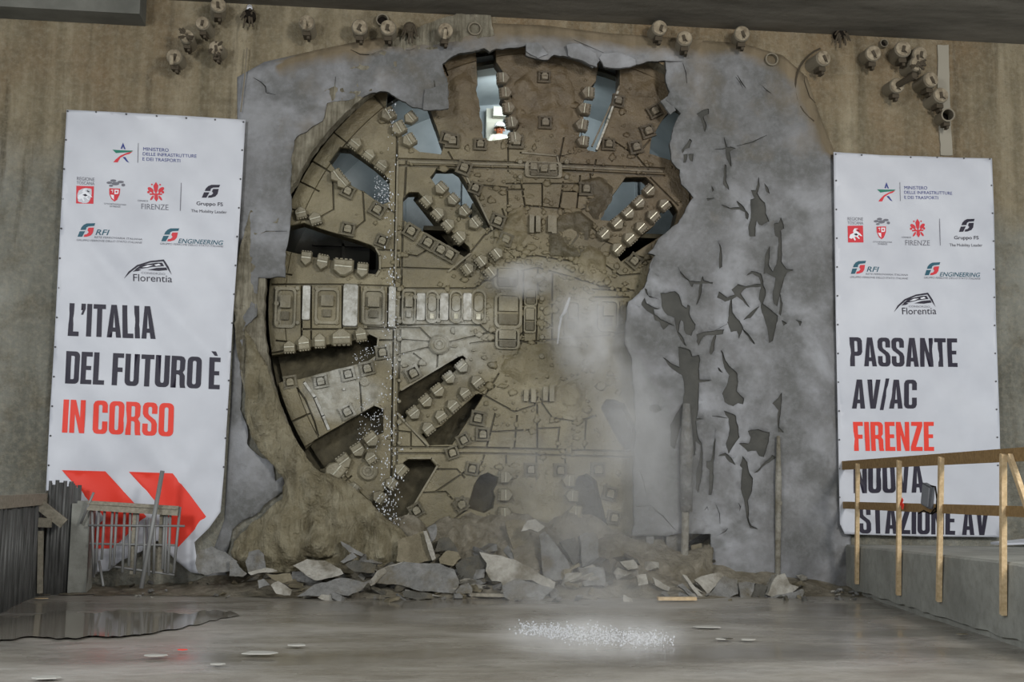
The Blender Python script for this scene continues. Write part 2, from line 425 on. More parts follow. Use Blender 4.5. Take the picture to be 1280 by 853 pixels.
# floor
xs = np.concatenate([np.arange(-15, -9, 1.0), np.arange(-9, 9.01, .25), np.arange(10, 16, 1.0)])
ys = np.concatenate([np.arange(-24, -8, .8), np.arange(-8, 1.0, .25)])
v = [(x, y, .025 * fbm(x, y, 0, .45, 3) * (1 if y > -16 else .5) - .012) for y in ys for x in xs]
n = len(xs)
f = [(j * n + i, j * n + i + 1, (j + 1) * n + i + 1, (j + 1) * n + i) for j in range(len(ys) - 1) for i in range(n - 1)]
tag(link('floor', mesh('floor', v, f, FLOOR, True)), kind='structure')

# thick station wall with the round bored opening
RW = CR * 1.012
X0, X1, Z0, Z1 = -15.0, 17.0, -.3, 11.6
def wall_ring(y): return [Vector((CC.x + RW * math.cos(2 * PI * k / 96), y, CC.z + RW * math.sin(2 * PI * k / 96))) for k in range(96)]
outer = [(X0, Z0), (X1, Z0), (X1, Z1), (X0, Z1)]
hole = [(CC.x + RW * (1 + .012 * fbm(k * .9, 0, 0, 1, 2)) * math.cos(2 * PI * k / 120), CC.z + RW * (1 + .012 * fbm(k * .9, 0, 0, 1, 2)) * math.sin(2 * PI * k / 120)) for k in range(120)]
v2, fc = fill2d(outer, [hole], .6)
V = [Vector((x, 0.0, z)) for x, z in v2]
fc = [q if (V[q[1]] - V[q[0]]).cross(V[q[2]] - V[q[0]]).y < 0 else q[::-1] for q in fc]
V2, sk = skirts(len(V), fc, V, lambda p: Vector((p.x, .95, p.z)))
tag(link('wall_back', mesh('wall_back', V2, fc + sk, [CONC, BROKEN], False, [0] * len(fc) + [1] * len(sk))), kind='structure')

# ring of raw broken concrete that shows between the sprayed skin and the machine
def arc_px(a0, a1, r, n): return [(678 + r * math.cos(R(a)), 388 - r * math.sin(R(a))) for a in np.linspace(a0, a1, n)]
ringp = jag(arc_px(100, 215, 348, 40) + arc_px(215, 100, 385, 40), 1.5, 4, seed=4)
def rr(x, z): return -.035 - .05 * abs(noise.noise((x * 9, 1, z * 2.2))) - .05 * abs(noise.noise((x * 2, 4, z * 7)))
o, _ = sheet('trim_broken_edge', ringp, [], -.005, .3, BROKEN, 4.5, rr, seed=3)
tag(o, 'pale striated concrete broken along the bored opening', kind='structure')

# ---- sprayed concrete skin with its jagged breach, cracks and spalled patches
breach = [(487, 116), (498, 124), (516, 134), (530, 137), (560, 136), (559, 99), (553, 81), (572, 68), (587, 66), (605, 61), (612, 66), (620, 61), (657, 57), (657, 69), (665, 72),
          (685, 75), (692, 69), (707, 71), (720, 75), (741, 85), (750, 75), (757, 85), (780, 85), (795, 81), (810, 77), (831, 76), (832, 102), (837, 115), (832, 125), (851, 142), (841, 165),
          (837, 180), (840, 202), (850, 212), (852, 230), (867, 247), (852, 272), (847, 280), (822, 300), (810, 317), (819, 320), (811, 340), (805, 360), (795, 370), (786, 377), (781, 412),
          (781, 430), (790, 450), (795, 520), (793, 560), (792, 640), (790, 670), (840, 669), (888, 668), (891, 690), (888, 715), (884, 740),
          (286, 745), (280, 700), (290, 663), (313, 647), (325, 640), (337, 626), (354, 614), (354, 595), (344, 602), (342, 581), (328, 573), (309, 555), (309, 534), (300, 512), (301, 447),
          (305, 409), (314, 403), (321, 396), (323, 347), (357, 347), (357, 314), (362, 290), (363, 239), (364, 199), (368, 176), (375, 169), (389, 160), (403, 152), (409, 129), (417, 127),
          (450, 122), (462, 117), (476, 114)]
breach = jag(breach, 1.8, 4.0, seed=11)
shot_out = [(296, 95), (330, 76), (400, 60), (470, 46), (545, 42), (600, 27), (680, 30), (760, 40), (850, 46), (930, 53), (980, 68), (1010, 95), (1025, 140), (1045, 190), (1056, 300), (1062, 560),
            (1066, 752), (250, 752), (262, 700), (280, 650), (288, 500), (297, 300)]
A_ = lambda *p: T(780, 60, 3.879, *p); D_ = lambda *p: T(860, 220, 3.875, *p); E_ = lambda *p: T(780, 330, 7.758, *p); F_ = lambda *p: T(780, 400, 3.879, *p)
spalls = [A_((350, 320), (375, 305), (410, 295), (412, 320), (385, 335), (398, 375), (390, 410), (380, 370), (370, 340)),
    A_((280, 495), (300, 470), (318, 440), (330, 450), (318, 485), (295, 490), (285, 510)), A_((290, 515), (310, 512), (300, 555), (288, 555)), A_((313, 513), (338, 512), (335, 550), (322, 545)),
    A_((482, 430), (500, 480), (540, 488), (512, 505), (520, 580), (498, 540)), A_((488, 565), (496, 570), (494, 640), (510, 690), (480, 660), (484, 620)), A_((425, 665), (437, 690), (428, 700)),
    A_((400, 730), (445, 728), (405, 742)),
    D_((160, 138), (205, 155), (250, 152), (235, 120), (270, 150), (295, 185), (290, 212), (280, 205), (275, 175), (250, 162), (210, 162), (175, 152)),
    D_((303, 70), (325, 72), (340, 5), (346, 50), (335, 85), (350, 110), (372, 130), (378, 180), (395, 220), (360, 240), (345, 235), (335, 215), (327, 293), (298, 293), (293, 245), (305, 200), (302, 115), (322, 108)),
    D_((368, 35), (385, 55), (395, 88), (380, 80)),
    D_((418, 230), (440, 228), (450, 200), (465, 255), (450, 265), (450, 415), (475, 452), (510, 458), (478, 470), (455, 530), (428, 635), (412, 620), (408, 560), (420, 495), (390, 480), (375, 470), (362, 478), (370, 390), (395, 340), (392, 375), (388, 430), (410, 465), (425, 430), (437, 300), (422, 290)),
    D_((280, 485), (305, 462), (350, 475), (358, 500), (362, 530), (375, 570), (360, 622), (385, 640), (432, 680), (425, 720), (410, 800), (390, 810), (382, 740), (355, 665), (350, 620), (340, 600), (350, 545), (340, 495), (310, 475)),
    D_((445, 570), (455, 620), (445, 680), (435, 670)), D_((450, 700), (478, 715), (460, 728)), D_((515, 695), (550, 708), (540, 730), (530, 706)),
    D_((140, 310), (160, 350), (165, 440), (152, 450), (150, 380), (152, 350)),
    D_((210, 552), (240, 525), (275, 535), (350, 525), (352, 538), (280, 545), (255, 570), (300, 640), (265, 605), (235, 585), (212, 600), (215, 660), (245, 700), (265, 740), (245, 790), (235, 750), (205, 758), (192, 700), (205, 600), (178, 610), (140, 590), (150, 560), (190, 590), (225, 575)),
    D_((255, 735), (300, 780), (322, 818), (312, 812), (285, 775)), D_((265, 700), (330, 640), (345, 632), (300, 690)),
    D_((0, 510), (60, 515), (70, 485), (78, 510), (120, 515), (118, 525), (68, 522), (62, 580), (38, 628), (52, 590), (56, 525), (25, 522), (20, 540), (5, 520)),
    D_((40, 770), (80, 755), (175, 745), (165, 768), (85, 768), (65, 790), (48, 825)), D_((130, 768), (136, 775), (122, 850), (102, 842), (110, 810)),
    E_((350, 285), (400, 285), (490, 268), (530, 300), (565, 400), (605, 430), (615, 395), (640, 410), (635, 480), (660, 540), (695, 590), (690, 630), (665, 660), (650, 700), (600, 685), (580, 640), (570, 560), (550, 545), (535, 600), (525, 660), (580, 740), (605, 800), (580, 790), (520, 690), (500, 610), (485, 525), (420, 500), (370, 430), (362, 350)),
    E_((165, 320), (200, 335), (220, 385), (265, 410), (355, 435), (290, 440), (300, 490), (360, 540), (410, 560), (495, 605), (440, 590), (380, 640), (345, 560), (300, 545), (285, 495), (225, 460), (170, 400)),
    E_((508, 20), (530, 70), (590, 130), (650, 180), (740, 175), (760, 125), (775, 160), (850, 185), (760, 178), (742, 260), (735, 340), (700, 400), (720, 340), (735, 200), (675, 190), (660, 225), (635, 180), (560, 130)),
    E_((195, 240), (220, 250), (235, 310), (345, 345), (250, 330), (210, 290)),
    F_((262, 132), (290, 138), (320, 150), (330, 178), (362, 172), (368, 195), (360, 240), (365, 290), (425, 295), (362, 305), (360, 400), (347, 480), (385, 482), (347, 490), (355, 560), (375, 600), (380, 700), (372, 780), (358, 840), (345, 820), (352, 720), (362, 690), (368, 610), (345, 590), (337, 660), (330, 560), (318, 500), (290, 460), (262, 560), (245, 628), (225, 612), (222, 510), (262, 440), (285, 400), (292, 350), (280, 270), (235, 240), (185, 180), (225, 210), (268, 230)),
    F_((466, 145), (480, 160), (492, 200), (522, 235), (548, 260), (552, 300), (545, 345), (580, 380), (575, 410), (550, 405), (527, 420), (485, 400), (472, 360), (495, 320), (510, 270), (485, 235)),
    F_((452, 230), (478, 258), (458, 248)),
    F_((480, 440), (540, 465), (555, 520), (560, 570), (530, 610), (505, 650), (492, 600), (510, 530), (505, 480)),
    F_((600, 540), (650, 530), (708, 545), (700, 600), (680, 665), (655, 660), (640, 635), (600, 640), (555, 600), (605, 600), (615, 570)),
    F_((400, 685), (420, 685), (428, 640), (440, 520), (440, 620), (432, 720), (424, 850), (410, 850), (414, 730), (398, 715)),
    F_((575, 660), (600, 690), (610, 740), (628, 770), (622, 830), (600, 880), (602, 960), (618, 1000), (650, 1015), (610, 1010), (590, 940), (578, 860), (566, 820), (575, 720), (562, 705)),
    F_((630, 745), (670, 705), (720, 655), (738, 668), (690, 700), (650, 740)), F_((455, 662), (490, 645), (520, 670), (540, 705), (510, 690), (488, 660)),
    F_((720, 405), (765, 352), (762, 415), (757, 470), (752, 520), (778, 548), (748, 545), (750, 440)), F_((412, 160), (432, 95), (443, 72), (436, 150), (420, 172)),
    F_((350, 105), (360, 75), (420, 62), (480, 50), (478, 70), (390, 75), (358, 120)), F_((498, 10), (560, 5), (570, 40), (558, 90), (545, 55), (520, 60)),
    T(560, 400, 4, (1010, 430), (1050, 425), (1070, 450), (1040, 465), (1005, 455))]
def crack(pts, w=1.0):
    l = [(x, y) for x, y in pts]; a = []; b = []
    for i, (x, y) in enumerate(l):
        p, q = l[max(i - 1, 0)], l[min(i + 1, len(l) - 1)]
        L = math.hypot(q[0] - p[0], q[1] - p[1]); k = w * (.35 if i in (0, len(l) - 1) else random.uniform(.6, 1.2)) / 2
        a.append((x - (q[1] - p[1]) / L * k, y + (q[0] - p[0]) / L * k)); b.append((x + (q[1] - p[1]) / L * k, y - (q[0] - p[0]) / L * k))
    return a + b[::-1]
cracks = [T(300, 40, 4.267, (510, 240), (505, 300), (500, 355)), T(300, 40, 4.267, (70, 240), (110, 265), (135, 290), (140, 325), (190, 335)), T(300, 40, 4.267, (590, 90), (640, 118), (700, 122), (760, 95)),
    T(300, 40, 4.267, (870, 95), (905, 98), (930, 88)), T(300, 40, 4.267, (1035, 260), (1040, 300), (1050, 320)), T(640, 0, 3.765, (290, 185), (350, 215), (430, 250)), T(640, 0, 3.765, (700, 290), (740, 292), (800, 294)),
    T(640, 0, 3.765, (800, 300), (815, 345), (820, 395)), T(640, 0, 3.765, (840, 178), (880, 170), (910, 152)), T(640, 0, 3.765, (900, 190), (950, 192), (990, 185)), T(640, 0, 3.765, (1060, 355), (1080, 390), (1100, 415)),
    A_((540, 140), (560, 165), (575, 195)), A_((670, 180), (695, 205), (715, 220)), A_((440, 492), (480, 490), (520, 480)), A_((545, 478), (620, 460), (690, 425)),
    F_((425, 468), (460, 472), (500, 478)), F_((75, 730), (95, 790), (105, 840)), F_((220, 768), (250, 772)), T(780, 590, 4.571, (75, 200), (150, 196)), T(780, 590, 4.571, (160, 205), (220, 255), (290, 330)),
    T(780, 590, 4.571, (525, 190), (545, 240), (548, 300)), T(780, 590, 4.571, (460, 220), (475, 200), (480, 220)), T(780, 590, 4.571, (655, 180), (665, 200), (660, 222)), T(780, 590, 4.571, (545, 360), (580, 340), (592, 325)),
    F_((380, 85), (500, 20)), F_((540, 15), (600, 70), (632, 115)), T(300, 220, 4.267, (110, 310), (140, 297), (250, 296)), (lambda: [(1008, 82), (1006, 100), (1013, 120), (1026, 134), (1046, 142)])()]
holes = [breach] + [jag(h, 1.1, 3.5, seed=20 + i) for i, h in enumerate(spalls)] + [crack(k, 1.3) for k in cracks]
YS = -.07
def skin_lump(x, z): return .045 * fbm(x, z, 0, .8, 4) + .015 * fbm(x, z, 5, 3, 3)
v2, fc = fill2d(shot_out, holes, 9)
nb_ = dist_edge(v2, breach) < .6; thick = {(round(p.x, 4), round(p.z, 4)) for p, q in zip([pj(a, b, YS) for a, b in v2], nb_) if q}
ed = dist_edge(v2, shot_out)
V = []
for (a, b), e in zip(v2, ed):
    p = pj(a, b, YS); k = min(1, e / 26) if b < 740 else 1
    V.append(Vector((p.x, -.012 + (YS - skin_lump(p.x, p.z)) * k, p.z)))
fc = [q if (V[q[1]] - V[q[0]]).cross(V[q[2]] - V[q[0]]).y < 0 else q[::-1] for q in fc]
V2, sk = skirts(len(V), fc, V, lambda p: Vector((p.x, min(p.y + .12, -.006) if (round(p.x, 4), round(p.z, 4)) in thick else min(p.y + .05, -.006), p.z)))
me = mesh('wall_sprayed_skin', V2, fc + sk, [SHOT, DAMP], False, [0] * len(fc) + [1] * len(sk))
at = me.attributes.new('cover', 'FLOAT', 'POINT')
cov = np.ones(len(V2)); cov[:len(V)] = np.clip(ed / 26, 0, 1) * .75 + .25 * (v2[:, 1] > 300)
cov[:len(V)] = np.where(v2[:, 1] > 200, np.maximum(cov[:len(V)], .85), cov[:len(V)])
cov[:len(V)] = np.where(v2[:, 0] < 345, 1.0, cov[:len(V)])
at.data.foreach_set('value', cov.astype(np.float32))
me.polygons.foreach_set('use_smooth', [True] * len(fc) + [False] * len(sk))
tag(link('wall_sprayed_skin', me), 'grey sprayed concrete skin of the wall around the jagged breach', kind='structure')
# damp layer under the skin, seen through the spalled patches
dl = jag([(797, 372), (812, 345), (822, 306), (850, 284), (872, 250), (858, 214), (846, 190), (846, 170), (856, 142), (842, 120), (870, 100), (985, 160), (1010, 420), (1000, 740), (894, 740), (894, 664), (798, 664), (800, 500), (786, 430), (788, 380)], 2, 6, seed=5)
o, _ = sheet('wall_damp_layer', dl, [], -.08 + .024, -.004, DAMP, 9, lambda x, z: -skin_lump(x, z) + .006 * fbm(x, z, 2, 4, 3)); tag(o, 'dark damp layer under the spalled skin', kind='structure')
# loosened flaps of skin along the edge of the breach
for pts, tl, yy in ((T(560, 40, 4, (390, 60), (450, 55), (500, 110), (450, 130), (390, 95)), -.10, -.12), (T(560, 40, 4, (590, 70), (660, 65), (740, 110), (745, 175), (700, 160), (640, 135), (600, 120)), -.12, -.13),
                    (T(560, 40, 4, (770, 110), (850, 105), (935, 140), (940, 165), (870, 178), (780, 172), (755, 130)), -.1, -.12), ([(531, 112), (560, 104), (561, 135), (545, 137), (529, 137)], -.08, -.11),
                    ([(823, 345), (833, 330), (834, 318), (820, 318), (812, 335)], .1, -.11), ([(826, 126), (836, 119), (845, 138), (838, 143)], .1, -.1), ([(790, 380), (803, 366), (806, 372), (800, 384)], .1, -.1)):
    o, _ = sheet('trim_loose_flap', jag(pts, 1.2, 4, seed=int(pts[0][0])), [], yy, yy + .06, [SHOT, DAMP], 6, lambda x, z: .02 * fbm(x, z, 1, 3, 3), tilt=tl)
    a = o.data.attributes.new('cover', 'FLOAT', 'POINT'); a.data.foreach_set('value', [1.0] * len(o.data.vertices))
    tag(o, kind='structure')

# slab over the shaft, with the lower beam stub at the left
p = pj(800, 30.5, 0); ZS = pj(800, 31, 0).z
a = pj(306, 5, 0); b2 = pj(1280, 55.5, 0)
def slab(name, x0, x1, y0, y1, z0a, z0b, z1, m):
    v = [(x0, y0, z0a), (x1, y0, z0b), (x1, y1, z0b), (x0, y1, z0a), (x0, y0, z1), (x1, y0, z1), (x1, y1, z1), (x0, y1, z1)]
    f = [(0, 3, 2, 1), (4, 5, 6, 7), (0, 1, 5, 4), (1, 2, 6, 5), (2, 3, 7, 6), (3, 0, 4, 7)]
    return tag(link(name, mesh(name, v, f, m)), kind='structure')
xl = pj(250, 5, 0).x
k = (b2.z - a.z) / (b2.x - a.x)
slab('ceiling', -15, 17, -10.5, .95, a.z + k * (-15 - a.x), a.z + k * (17 - a.x), 12.4, SOFF)
# beam stub on the wall, top left
bw = pj(182, 33, 0)
slab('beam_stub', -15, bw.x, -.55, -.01, bw.z, bw.z, a.z + k * (-15 - a.x) + .3, BEAM)
# pale mortar strip on the right
o, _ = sheet('trim_mortar_strip', jag([(1172, 56), (1186, 56), (1187, 110), (1191, 194), (1176, 194), (1172, 120)], .8, 4, seed=2), [], -.035, -.004, flat('mortar', c(150, 144, 130), .85), 6, lambda x, z: .01 * fbm(x, z, 0, 3, 3)); tag(o, kind='structure')
# concrete bench along the right side
Pa = pf(1062, 741); Pb = pf(1240, 799); d = (Pb - Pa).normalized()
Pa2 = Pa + d * ((-.012 - Pa.y) / d.y); Pe = Pa + d * 13.0
nrm = Vector((-d.y, d.x, 0)); nrm = nrm if nrm.x > 0 else -nrm
zt0 = .80; zt1 = .92
def bench_pt(s, z): q = Pa2 + d * s; return Vector((q.x, q.y, z))
L_ = (Pe - Pa2).length; v = []; f = []
NS = 60
for i in range(NS + 1):
    s = L_ * i / NS; lo = bench_pt(s, 0); zt = zt0 + (zt1 - zt0) * min(1, s / 7)
    g = .05 + .05 * fbm(s, 0, 0, 2.2, 3)
    for (off, z) in ((0.05, -.1), (.05, g), (0.0, g + .02), (0, zt - .03), (.03, zt), (5.5, zt)):
        q = lo + nrm * off; v.append(Vector((q.x, min(q.y, -.011), z)))
for i in range(NS):
    for j in range(5): f.append((i * 6 + j, (i + 1) * 6 + j, (i + 1) * 6 + j + 1, i * 6 + j + 1))
f.append(tuple(NS * 6 + j for j in range(6)))
tag(link('side_bench', mesh('side_bench', v, f, BENCH)), 'long grey concrete bench along the right side under the timber railing', kind='structure')
BD, BN, BP = d, nrm, Pa2
# stony bank of fines at the foot of the wall
xs = np.arange(-5.2, 9.0, .11); ys = np.concatenate([np.arange(-1.9, .34, .09), [.36]])
v = []; n = len(xs)
for y in ys:
    for x in xs: v.append((x, y, (bank_z(x, y) - .03)))
f = [(j * n + i, j * n + i + 1, (j + 1) * n + i + 1, (j + 1) * n + i) for j in range(len(ys) - 1) for i in range(n - 1) if max(v[q][2] for q in (j * n + i, j * n + i + 1, (j + 1) * n + i + 1, (j + 1) * n + i)) > 0]
tag(link('rubble_fines', mesh('rubble_fines', v, f, BANKM)), 'bank of grey-brown fines under the broken concrete at the wall foot', 'rubble', kind='stuff')
# ------------------------------------------------------------------ the tunnel boring machine
TBM = empty('tunnel_boring_machine', 'huge round mud-coated boring machine cutterhead breaking through the grey wall', 'boring machine', (CC.x, 1.0, CC.z - CR))
TBM_INV = Matrix.Translation(TBM.location).inverted()
def part(name, me, parent=TBM):
    o = link(name, me, parent); o.matrix_parent_inverse = TBM_INV if parent is TBM else Matrix.Identity(4); return o
K5 = lambda *p: T(300, 400, 4.267, *p); K3 = lambda *p: T(300, 220, 4.267, *p); K1 = lambda *p: T(300, 40, 4.267, *p)
K2 = lambda *p: T(560, 40, 4, *p); K4 = lambda *p: T(560, 220, 4, *p); K6 = lambda *p: T(560, 400, 4, *p); K7 = lambda *p: T(290, 560, 4.267, *p); K8 = lambda *p: T(560, 560, 4, *p)
mir = lambda p: [(1356 - x, y) for x, y in p][::-1]
slots = {
 'a': [(330, 268), (363, 283), (380, 279), (464, 307), (471, 312), (473, 320), (473, 337), (469, 343), (462, 342), (440, 335), (420, 326), (385, 320), (359, 314), (330, 312)],
 'b': [(330, 446), (352, 443), (385, 435), (440, 427), (462, 419), (468, 419), (472, 425), (471, 445), (466, 450), (455, 453), (375, 474), (359, 476), (330, 482)],
 'c': [(380, 565), (393, 551), (469, 507), (476, 508), (479, 513), (479, 541), (464, 547), (448, 560), (431, 575), (410, 584), (396, 588), (384, 578)],
 'd': K5((845, 385), (1160, 198), (1185, 192), (1203, 203), (1195, 230), (1150, 270), (1030, 380), (915, 480), (880, 530), (842, 492)),
 'e': [(527, 543), (552, 533), (588, 500), (596, 492), (604, 494), (565, 556), (537, 557)],
 'f': [(504, 248), (511, 241), (523, 241), (530, 249), (567, 293), (586, 309), (588, 316), (582, 322), (575, 318), (523, 286), (504, 275)],
 'g': [(538, 222), (546, 211), (567, 211), (575, 216), (612, 278), (614, 284), (606, 286), (594, 280), (560, 238), (545, 232)],
 'h': [(412, 203), (425, 185), (438, 186), (462, 203), (478, 216), (487, 226), (487, 252), (477, 256), (455, 240), (440, 232), (420, 213)],
 'i': [(483, 135), (485, 105), (497, 90), (525, 100), (554, 184), (551, 193), (525, 190), (509, 178), (487, 152)],
 'j': [(594, 50), (618, 50), (620, 78), (628, 90), (624, 100), (630, 111), (626, 123), (634, 131), (636, 149), (642, 160), (639, 172), (612, 176), (604, 173), (590, 117), (597, 106)],
 'k': [(752, 60), (774, 60), (774, 107), (746, 190), (735, 188), (724, 170), (730, 150), (728, 130), (736, 112), (745, 102)],
 'l': [(815, 172), (832, 145), (870, 108), (900, 150), (890, 190), (837, 200), (812, 192)],
 'm': [(466, 628), (482, 612), (492, 598), (505, 578), (510, 575), (538, 575), (545, 583), (510, 645), (497, 653), (480, 668), (462, 660)],
 'n': K8((95, 300), (130, 190), (160, 140), (200, 125), (250, 150), (245, 180), (225, 215), (235, 245), (225, 300), (180, 325)),
 'o': K8((630, 180), (650, 145), (690, 130), (740, 165), (770, 290), (797, 390), (770, 442), (675, 410), (640, 360), (650, 300), (625, 240)),
 'p': [(755, 252), (765, 246), (782, 222), (807, 222), (817, 232), (804, 240), (790, 252), (775, 266), (762, 276), (751, 275)],
 'q': [(832, 252), (838, 252), (847, 265), (842, 285), (795, 315), (776, 327), (771, 320), (790, 305), (818, 282)],
 'r': K6((765, 440), (790, 400), (830, 400), (880, 420), (940, 540), (935, 640), (890, 655), (850, 600))}
seams = [[(497, 199), (690, 205), (831, 211)], [(497, 207), (690, 213), (831, 220)], [(497, 136), (494, 300), (492, 420), (488, 645)], [(508, 199), (503, 300), (500, 420), (495, 606)],
 [(489, 559), (600, 560), (795, 565)], [(489, 567), (600, 567), (795, 572)], [(862, 205), (866, 570)], [(493, 361), (593, 361), (605, 352)], [(490, 407), (600, 407), (608, 415)],
 [(340, 356), (428, 356), (488, 358)], [(428, 356), (428, 412)], [(450, 356), (450, 412)], [(485, 358), (485, 411)], [(377, 356), (377, 425)], [(389, 356), (389, 425)], [(360, 428), (345, 426)],
 [(378, 412), (450, 412), (490, 411)], K3((860, 415), (945, 430), (1000, 395)), K3((850, 490), (1150, 500), (1200, 448)), K3((495, 10), (500, 180), (432, 218)), K3((655, 85), (665, 240), (605, 290)),
 K3((765, 160), (830, 202)), K3((735, 395), (850, 400)), K3((735, 495), (850, 490)), K5((838, 45), (960, 45), (1015, 100)), K5((838, 105), (1010, 118)), K5((838, 190), (1015, 145)), K5((925, 180), (965, 210), (952, 255)),
 K5((1110, 122), (1290, 78), (1360, 60)), K5((1055, 185), (1050, 260)), K5((680, 40), (830, 45)), K5((725, 110), (820, 110)), K5((640, 335), (650, 490)), K5((835, 490), (1000, 680)), K5((820, 590), (912, 600), (912, 690)),
 K7((1088, 115), (1200, 115), (1240, 160)), K7((1020, 240), (1140, 235), (1175, 275)), K7((1085, 235), (1240, 130)), K6((235, 470), (190, 645)), K6((345, 480), (330, 645)), K6((445, 425), (445, 645)), K6((555, 540), (545, 650)), K6((690, 500), (680, 655)),
 K6((180, 560), (240, 560), (445, 550)), K6((445, 545), (560, 540)), K6((185, 665), (150, 770)), K6((440, 665), (440, 1000)), K6((580, 660), (590, 760)), K6((290, 665), (290, 760)),
 K4((300, 192), (390, 150), (560, 165), (640, 180)), K4((365, 40), (385, 155)), K4((470, 40), (470, 165)), K4((575, 30), (555, 168)), K4((660, 0), (640, 180)), K4((295, 60), (300, 195)), K4((290, 70), (380, 70)), K4((568, 80), (655, 80)),
 K4((710, -10), (720, 150), (640, 180)), K4((270, 165), (290, 225)), K4((95, 40), (300, 60)), K4((290, 40), (700, 40)), K4((300, 192), (290, 225), (180, 300), (115, 380)), K4((640, 180), (720, 260), (790, 330)),
 K6((170, 372), (330, 460), (430, 430), (455, 370), (470, 420), (520, 490), (640, 510), (740, 480)), K6((110, 120), (180, 110), (330, 100), (380, 60)), K6((380, 60), (320, 280)), K6((180, 385), (260, 260), (320, 280)),
 [(620, 345), (672, 335), (690, 340), (760, 360), (786, 362)], [(605, 352), (620, 345)], [(608, 415), (655, 428), (690, 425), (760, 420), (782, 415)], [(654, 338), (654, 428)], [(672, 335), (670, 430)], [(690, 340), (690, 425)], [(740, 362), (786, 364)], [(740, 372), (786, 372)],
 K1((1110, 640), (1150, 710)), K2((300, 580), (300, 700)), K2((360, 605), (550, 620), (560, 690)), K2((560, 620), (545, 670)), K2((740, 640), (720, 720)), K2((300, 300), (380, 420), (300, 560)), K2((560, 200), (600, 420), (560, 620)), K2((800, 530), (940, 620), (1000, 690)), K2((940, 620), (1010, 540)),
 [(380, 478), (392, 495), (402, 520), (410, 537)], [(370, 483), (382, 500), (393, 527), (398, 545)], K4((790, 330), (940, 400), (1010, 420)), K4((640, 430), (760, 560), (930, 575)), K4((720, 400), (860, 500), (960, 490)), K4((560, 420), (640, 430)), K4((640, 180), (650, 300), (560, 420), (440, 400), (330, 410), (240, 330)),
 K4((1010, 10), (1150, 150)), [(620, 660), (680, 655), (720, 672)], [(560, 655), (584, 636)]]
outl = [(678 + 343 * math.cos(2 * PI * k / 120), 388 + 343 * math.sin(2 * PI * k / 120)) for k in range(120)]
ring_px = [(678 + 322 * math.cos(2 * PI * k / 120), 388 + 322 * math.sin(2 * PI * k / 120)) for k in range(120)]
def w2(p): q = pj(p[0], p[1], YC); return (q.x, q.z)
# short cuts that split the bevelled rim into its own plates
rimcuts = [[(678 + r_ * math.cos(R(a)), 388 - r_ * math.sin(R(a))) for r_ in (316, 350)] for a in (112, 128, 139.5, 147, 152, 158, 166, 172, 189, 204, 210, 221, 232, 245, 262, 280)]
V = []; E = []; kind = []
def ring(pts, closed=True):
    s = len(V); m = len(pts); V.extend(Vector(w2(p)) for p in pts)
    E.extend((s + i, s + (i + 1) % m) for i in range(m if closed else m - 1))
ring(outl); ring(ring_px)
sl = {k: jag(p, .5, 7, seed=ord(k)) for k, p in slots.items()}
for p in sl.values(): ring(p)
def groove(l, w):
    a = []; b = []
    for i, (x, y) in enumerate(l):
        p, q = l[max(i - 1, 0)], l[min(i + 1, len(l) - 1)]; L = math.hypot(q[0] - p[0], q[1] - p[1])
        a.append((x - (q[1] - p[1]) / L * w / 2, y + (q[0] - p[0]) / L * w / 2)); b.append((x + (q[1] - p[1]) / L * w / 2, y - (q[0] - p[0]) / L * w / 2))
    return a + b[::-1]
grooves = [groove(p, 2.0 if i < 9 else 1.5) for i, p in enumerate(seams)] + [groove(p, 1.4) for p in rimcuts]
for p in grooves: ring(p)
v, e, f, ov, oe, of = delaunay_2d_cdt(V, E, [], 0, 1e-4)
v = np.array([tuple(p) for p in v]); cons = {tuple(sorted(ed)) for ed, o_ in zip(e, oe) if len(o_)}
cen = np.array([v[list(q)].mean(0) for q in f])
keep = inside(cen, [w2(p) for p in outl])
for p in list(sl.values()) + grooves: keep &= ~inside(cen, [w2(q) for q in p])
em = {}
for i, q in enumerate(f):
    if keep[i]:
        for j in range(3): em.setdefault(tuple(sorted((q[j], q[(j + 1) % 3]))), []).append(i)
seen = set(); regions = []
for i in range(len(f)):
    if keep[i] and i not in seen:
        st = [i]; seen.add(i); reg = []
        while st:
            k = st.pop(); reg.append(k); q = f[k]
            for j in range(3):
                ee = tuple(sorted((q[j], q[(j + 1) % 3])))
                if ee in cons: continue
                for m in em[ee]:
                    if m not in seen: seen.add(m); st.append(m)
        regions.append(reg)
RI = 322 * mpp(678, 388, YC)
rg = random.Random(3); nplate = 0
